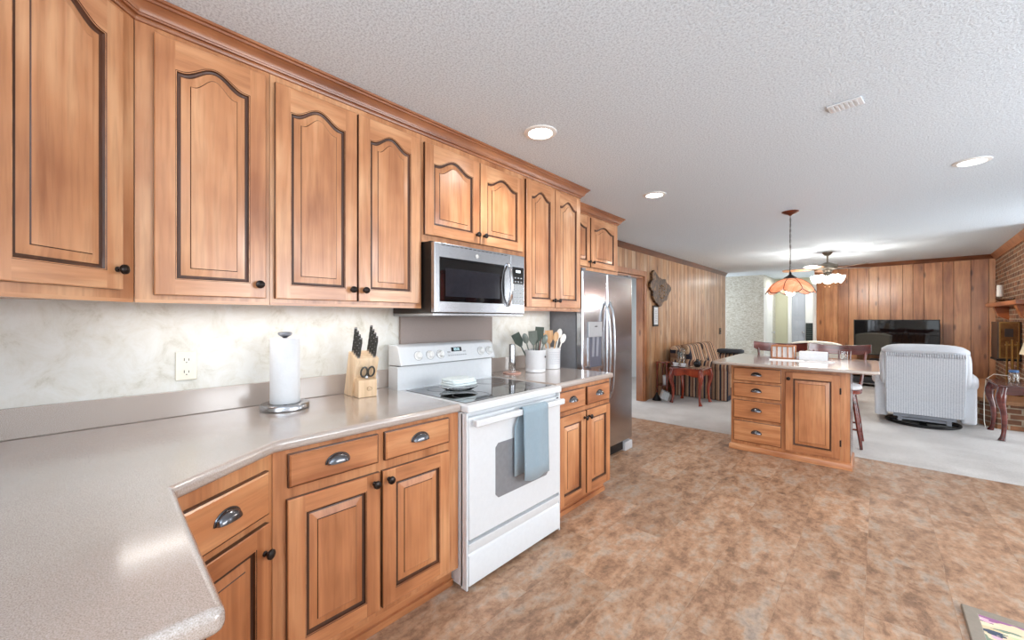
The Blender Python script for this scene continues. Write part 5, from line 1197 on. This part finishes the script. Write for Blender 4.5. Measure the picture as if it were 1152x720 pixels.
# side table at the right edge with its lamp
queen_table('side_table', .985, 1.40, 6.80, 7.40, .61, 'mahogany side table with curved legs at the right edge of the room', mahog, mahog, .10)
lp = thing('table_lamp', (1.40, 7.12, .611), 'cream-shaded lamp on the mahogany side table at the right edge', 'lamp')
obj('lamp_base', MB().lathe([(.075, 0), (.078, .012), (.04, .03), (.025, .06), (.06, .13), (.055, .19), (.018, .25), (.014, .33), (0, .33)], (1.40, 7.12, .611), 24), brass, lp)
obj('lamp_shade', MB().lathe([(.235, .32), (.15, .66)], (1.40, 7.12, .611), 36), plain('cream_linen', srgb(236, 218, 184), .9, 0, .03), lp, solid=.003)
obj('shade_spider', MB().tube([(1.25, 7.12, 1.268), (1.40, 7.12, 1.262), (1.55, 7.12, 1.268)], .003, 6).tube([(1.40, 7.12, .94), (1.40, 7.12, 1.265)], .005, 8), brass, lp)
obj('cord', MB().tube([(1.36, 7.25, .618), (1.16, 7.33, .66), (1.02, 7.42, .665), (.965, 7.455, .60), (.95, 7.47, .40), (.95, 7.46, .08), (.96, 7.46, .012)], .004, 8), ivory, lp, label='ivory power cord looping over the back of the table')
jr = thing('pill_jar', (1.13, 7.16, .611), 'small clear jar with blue lid band on the mahogany side table', 'jar')
obj('jar', MB().lathe([(.04, 0), (.044, .006), (.044, .09), (.036, .10), (.036, .11), (.033, .11), (.04, .088), (.04, .008), (0, .008)], (1.13, 7.16, .611), 22), clear, jr)
obj('lid', MB().lathe([(.038, .1105), (.038, .135), (.034, .138), (0, .138)], (1.13, 7.16, .611), 22), plain('blue_lid', srgb(70, 110, 160), .4), jr)

# china hutch on the right-hand wall, seen only as a reflection in the microwave window
hu = thing('china_hutch', (2.19, 5.2, 0), 'dark wooden hutch with open shelves, reflected in the microwave window', 'hutch')
obj('lower_case', MB().box(1.93, 2.385, 4.45, 6.0, .04, .86).box(1.97, 2.385, 4.48, 5.97, 0, .04), mahog, hu)
obj('counter_board', MB().box(1.91, 2.39, 4.42, 6.03, .861, .89), cherry, hu, bevel=.006)
for y in (4.46, 5.01, 5.56): obj('door', door_mesh(frame((1.929, y + .42, .12), (0, -1, 0), (-1, 0, 0)), .42, .66, 0), [mahog, mahog, glaze], hu)
obj('back_panel', MB().box(2.37, 2.388, 4.47, 5.98, .8905, 2.12), mahog, hu)
for y in (4.46, 5.21, 5.96): obj('upright', MB().box(2.10, 2.369, y, y + .03, .8905, 2.12), cherryV, hu)
for z in (1.24, 1.58, 1.90): obj('shelf', MB().box(2.11, 2.368, 4.491, 5.959, z, z + .022), cherry, hu)
obj('cornice', MB().box(2.06, 2.389, 4.42, 6.02, 2.121, 2.18), cherry, hu, bevel=.01)
pj = thing('china_pitcher', (2.22, 5.45, 1.602), 'white china pitcher on the hutch shelf, reflected in the microwave window', 'pitcher')
obj('jug', MB().lathe([(.05, 0), (.055, .006), (.085, .06), (.088, .10), (.06, .16), (.05, .19), (.062, .215), (.057, .215), (.045, .19), (.0, .18)], (2.22, 5.45, 1.603), 28), ceramicW, pj)
obj('handle', MB().tube([(2.22, 5.39, 1.80), (2.22, 5.34, 1.80), (2.22, 5.32, 1.75), (2.22, 5.34, 1.69), (2.22, 5.37, 1.67)], .008, 8), ceramicW, pj)
obj('spout', MB().prism([(5.49, 1.79), (5.535, 1.825), (5.50, 1.76)], 2.20, 2.24, 'x'), ceramicW, pj)
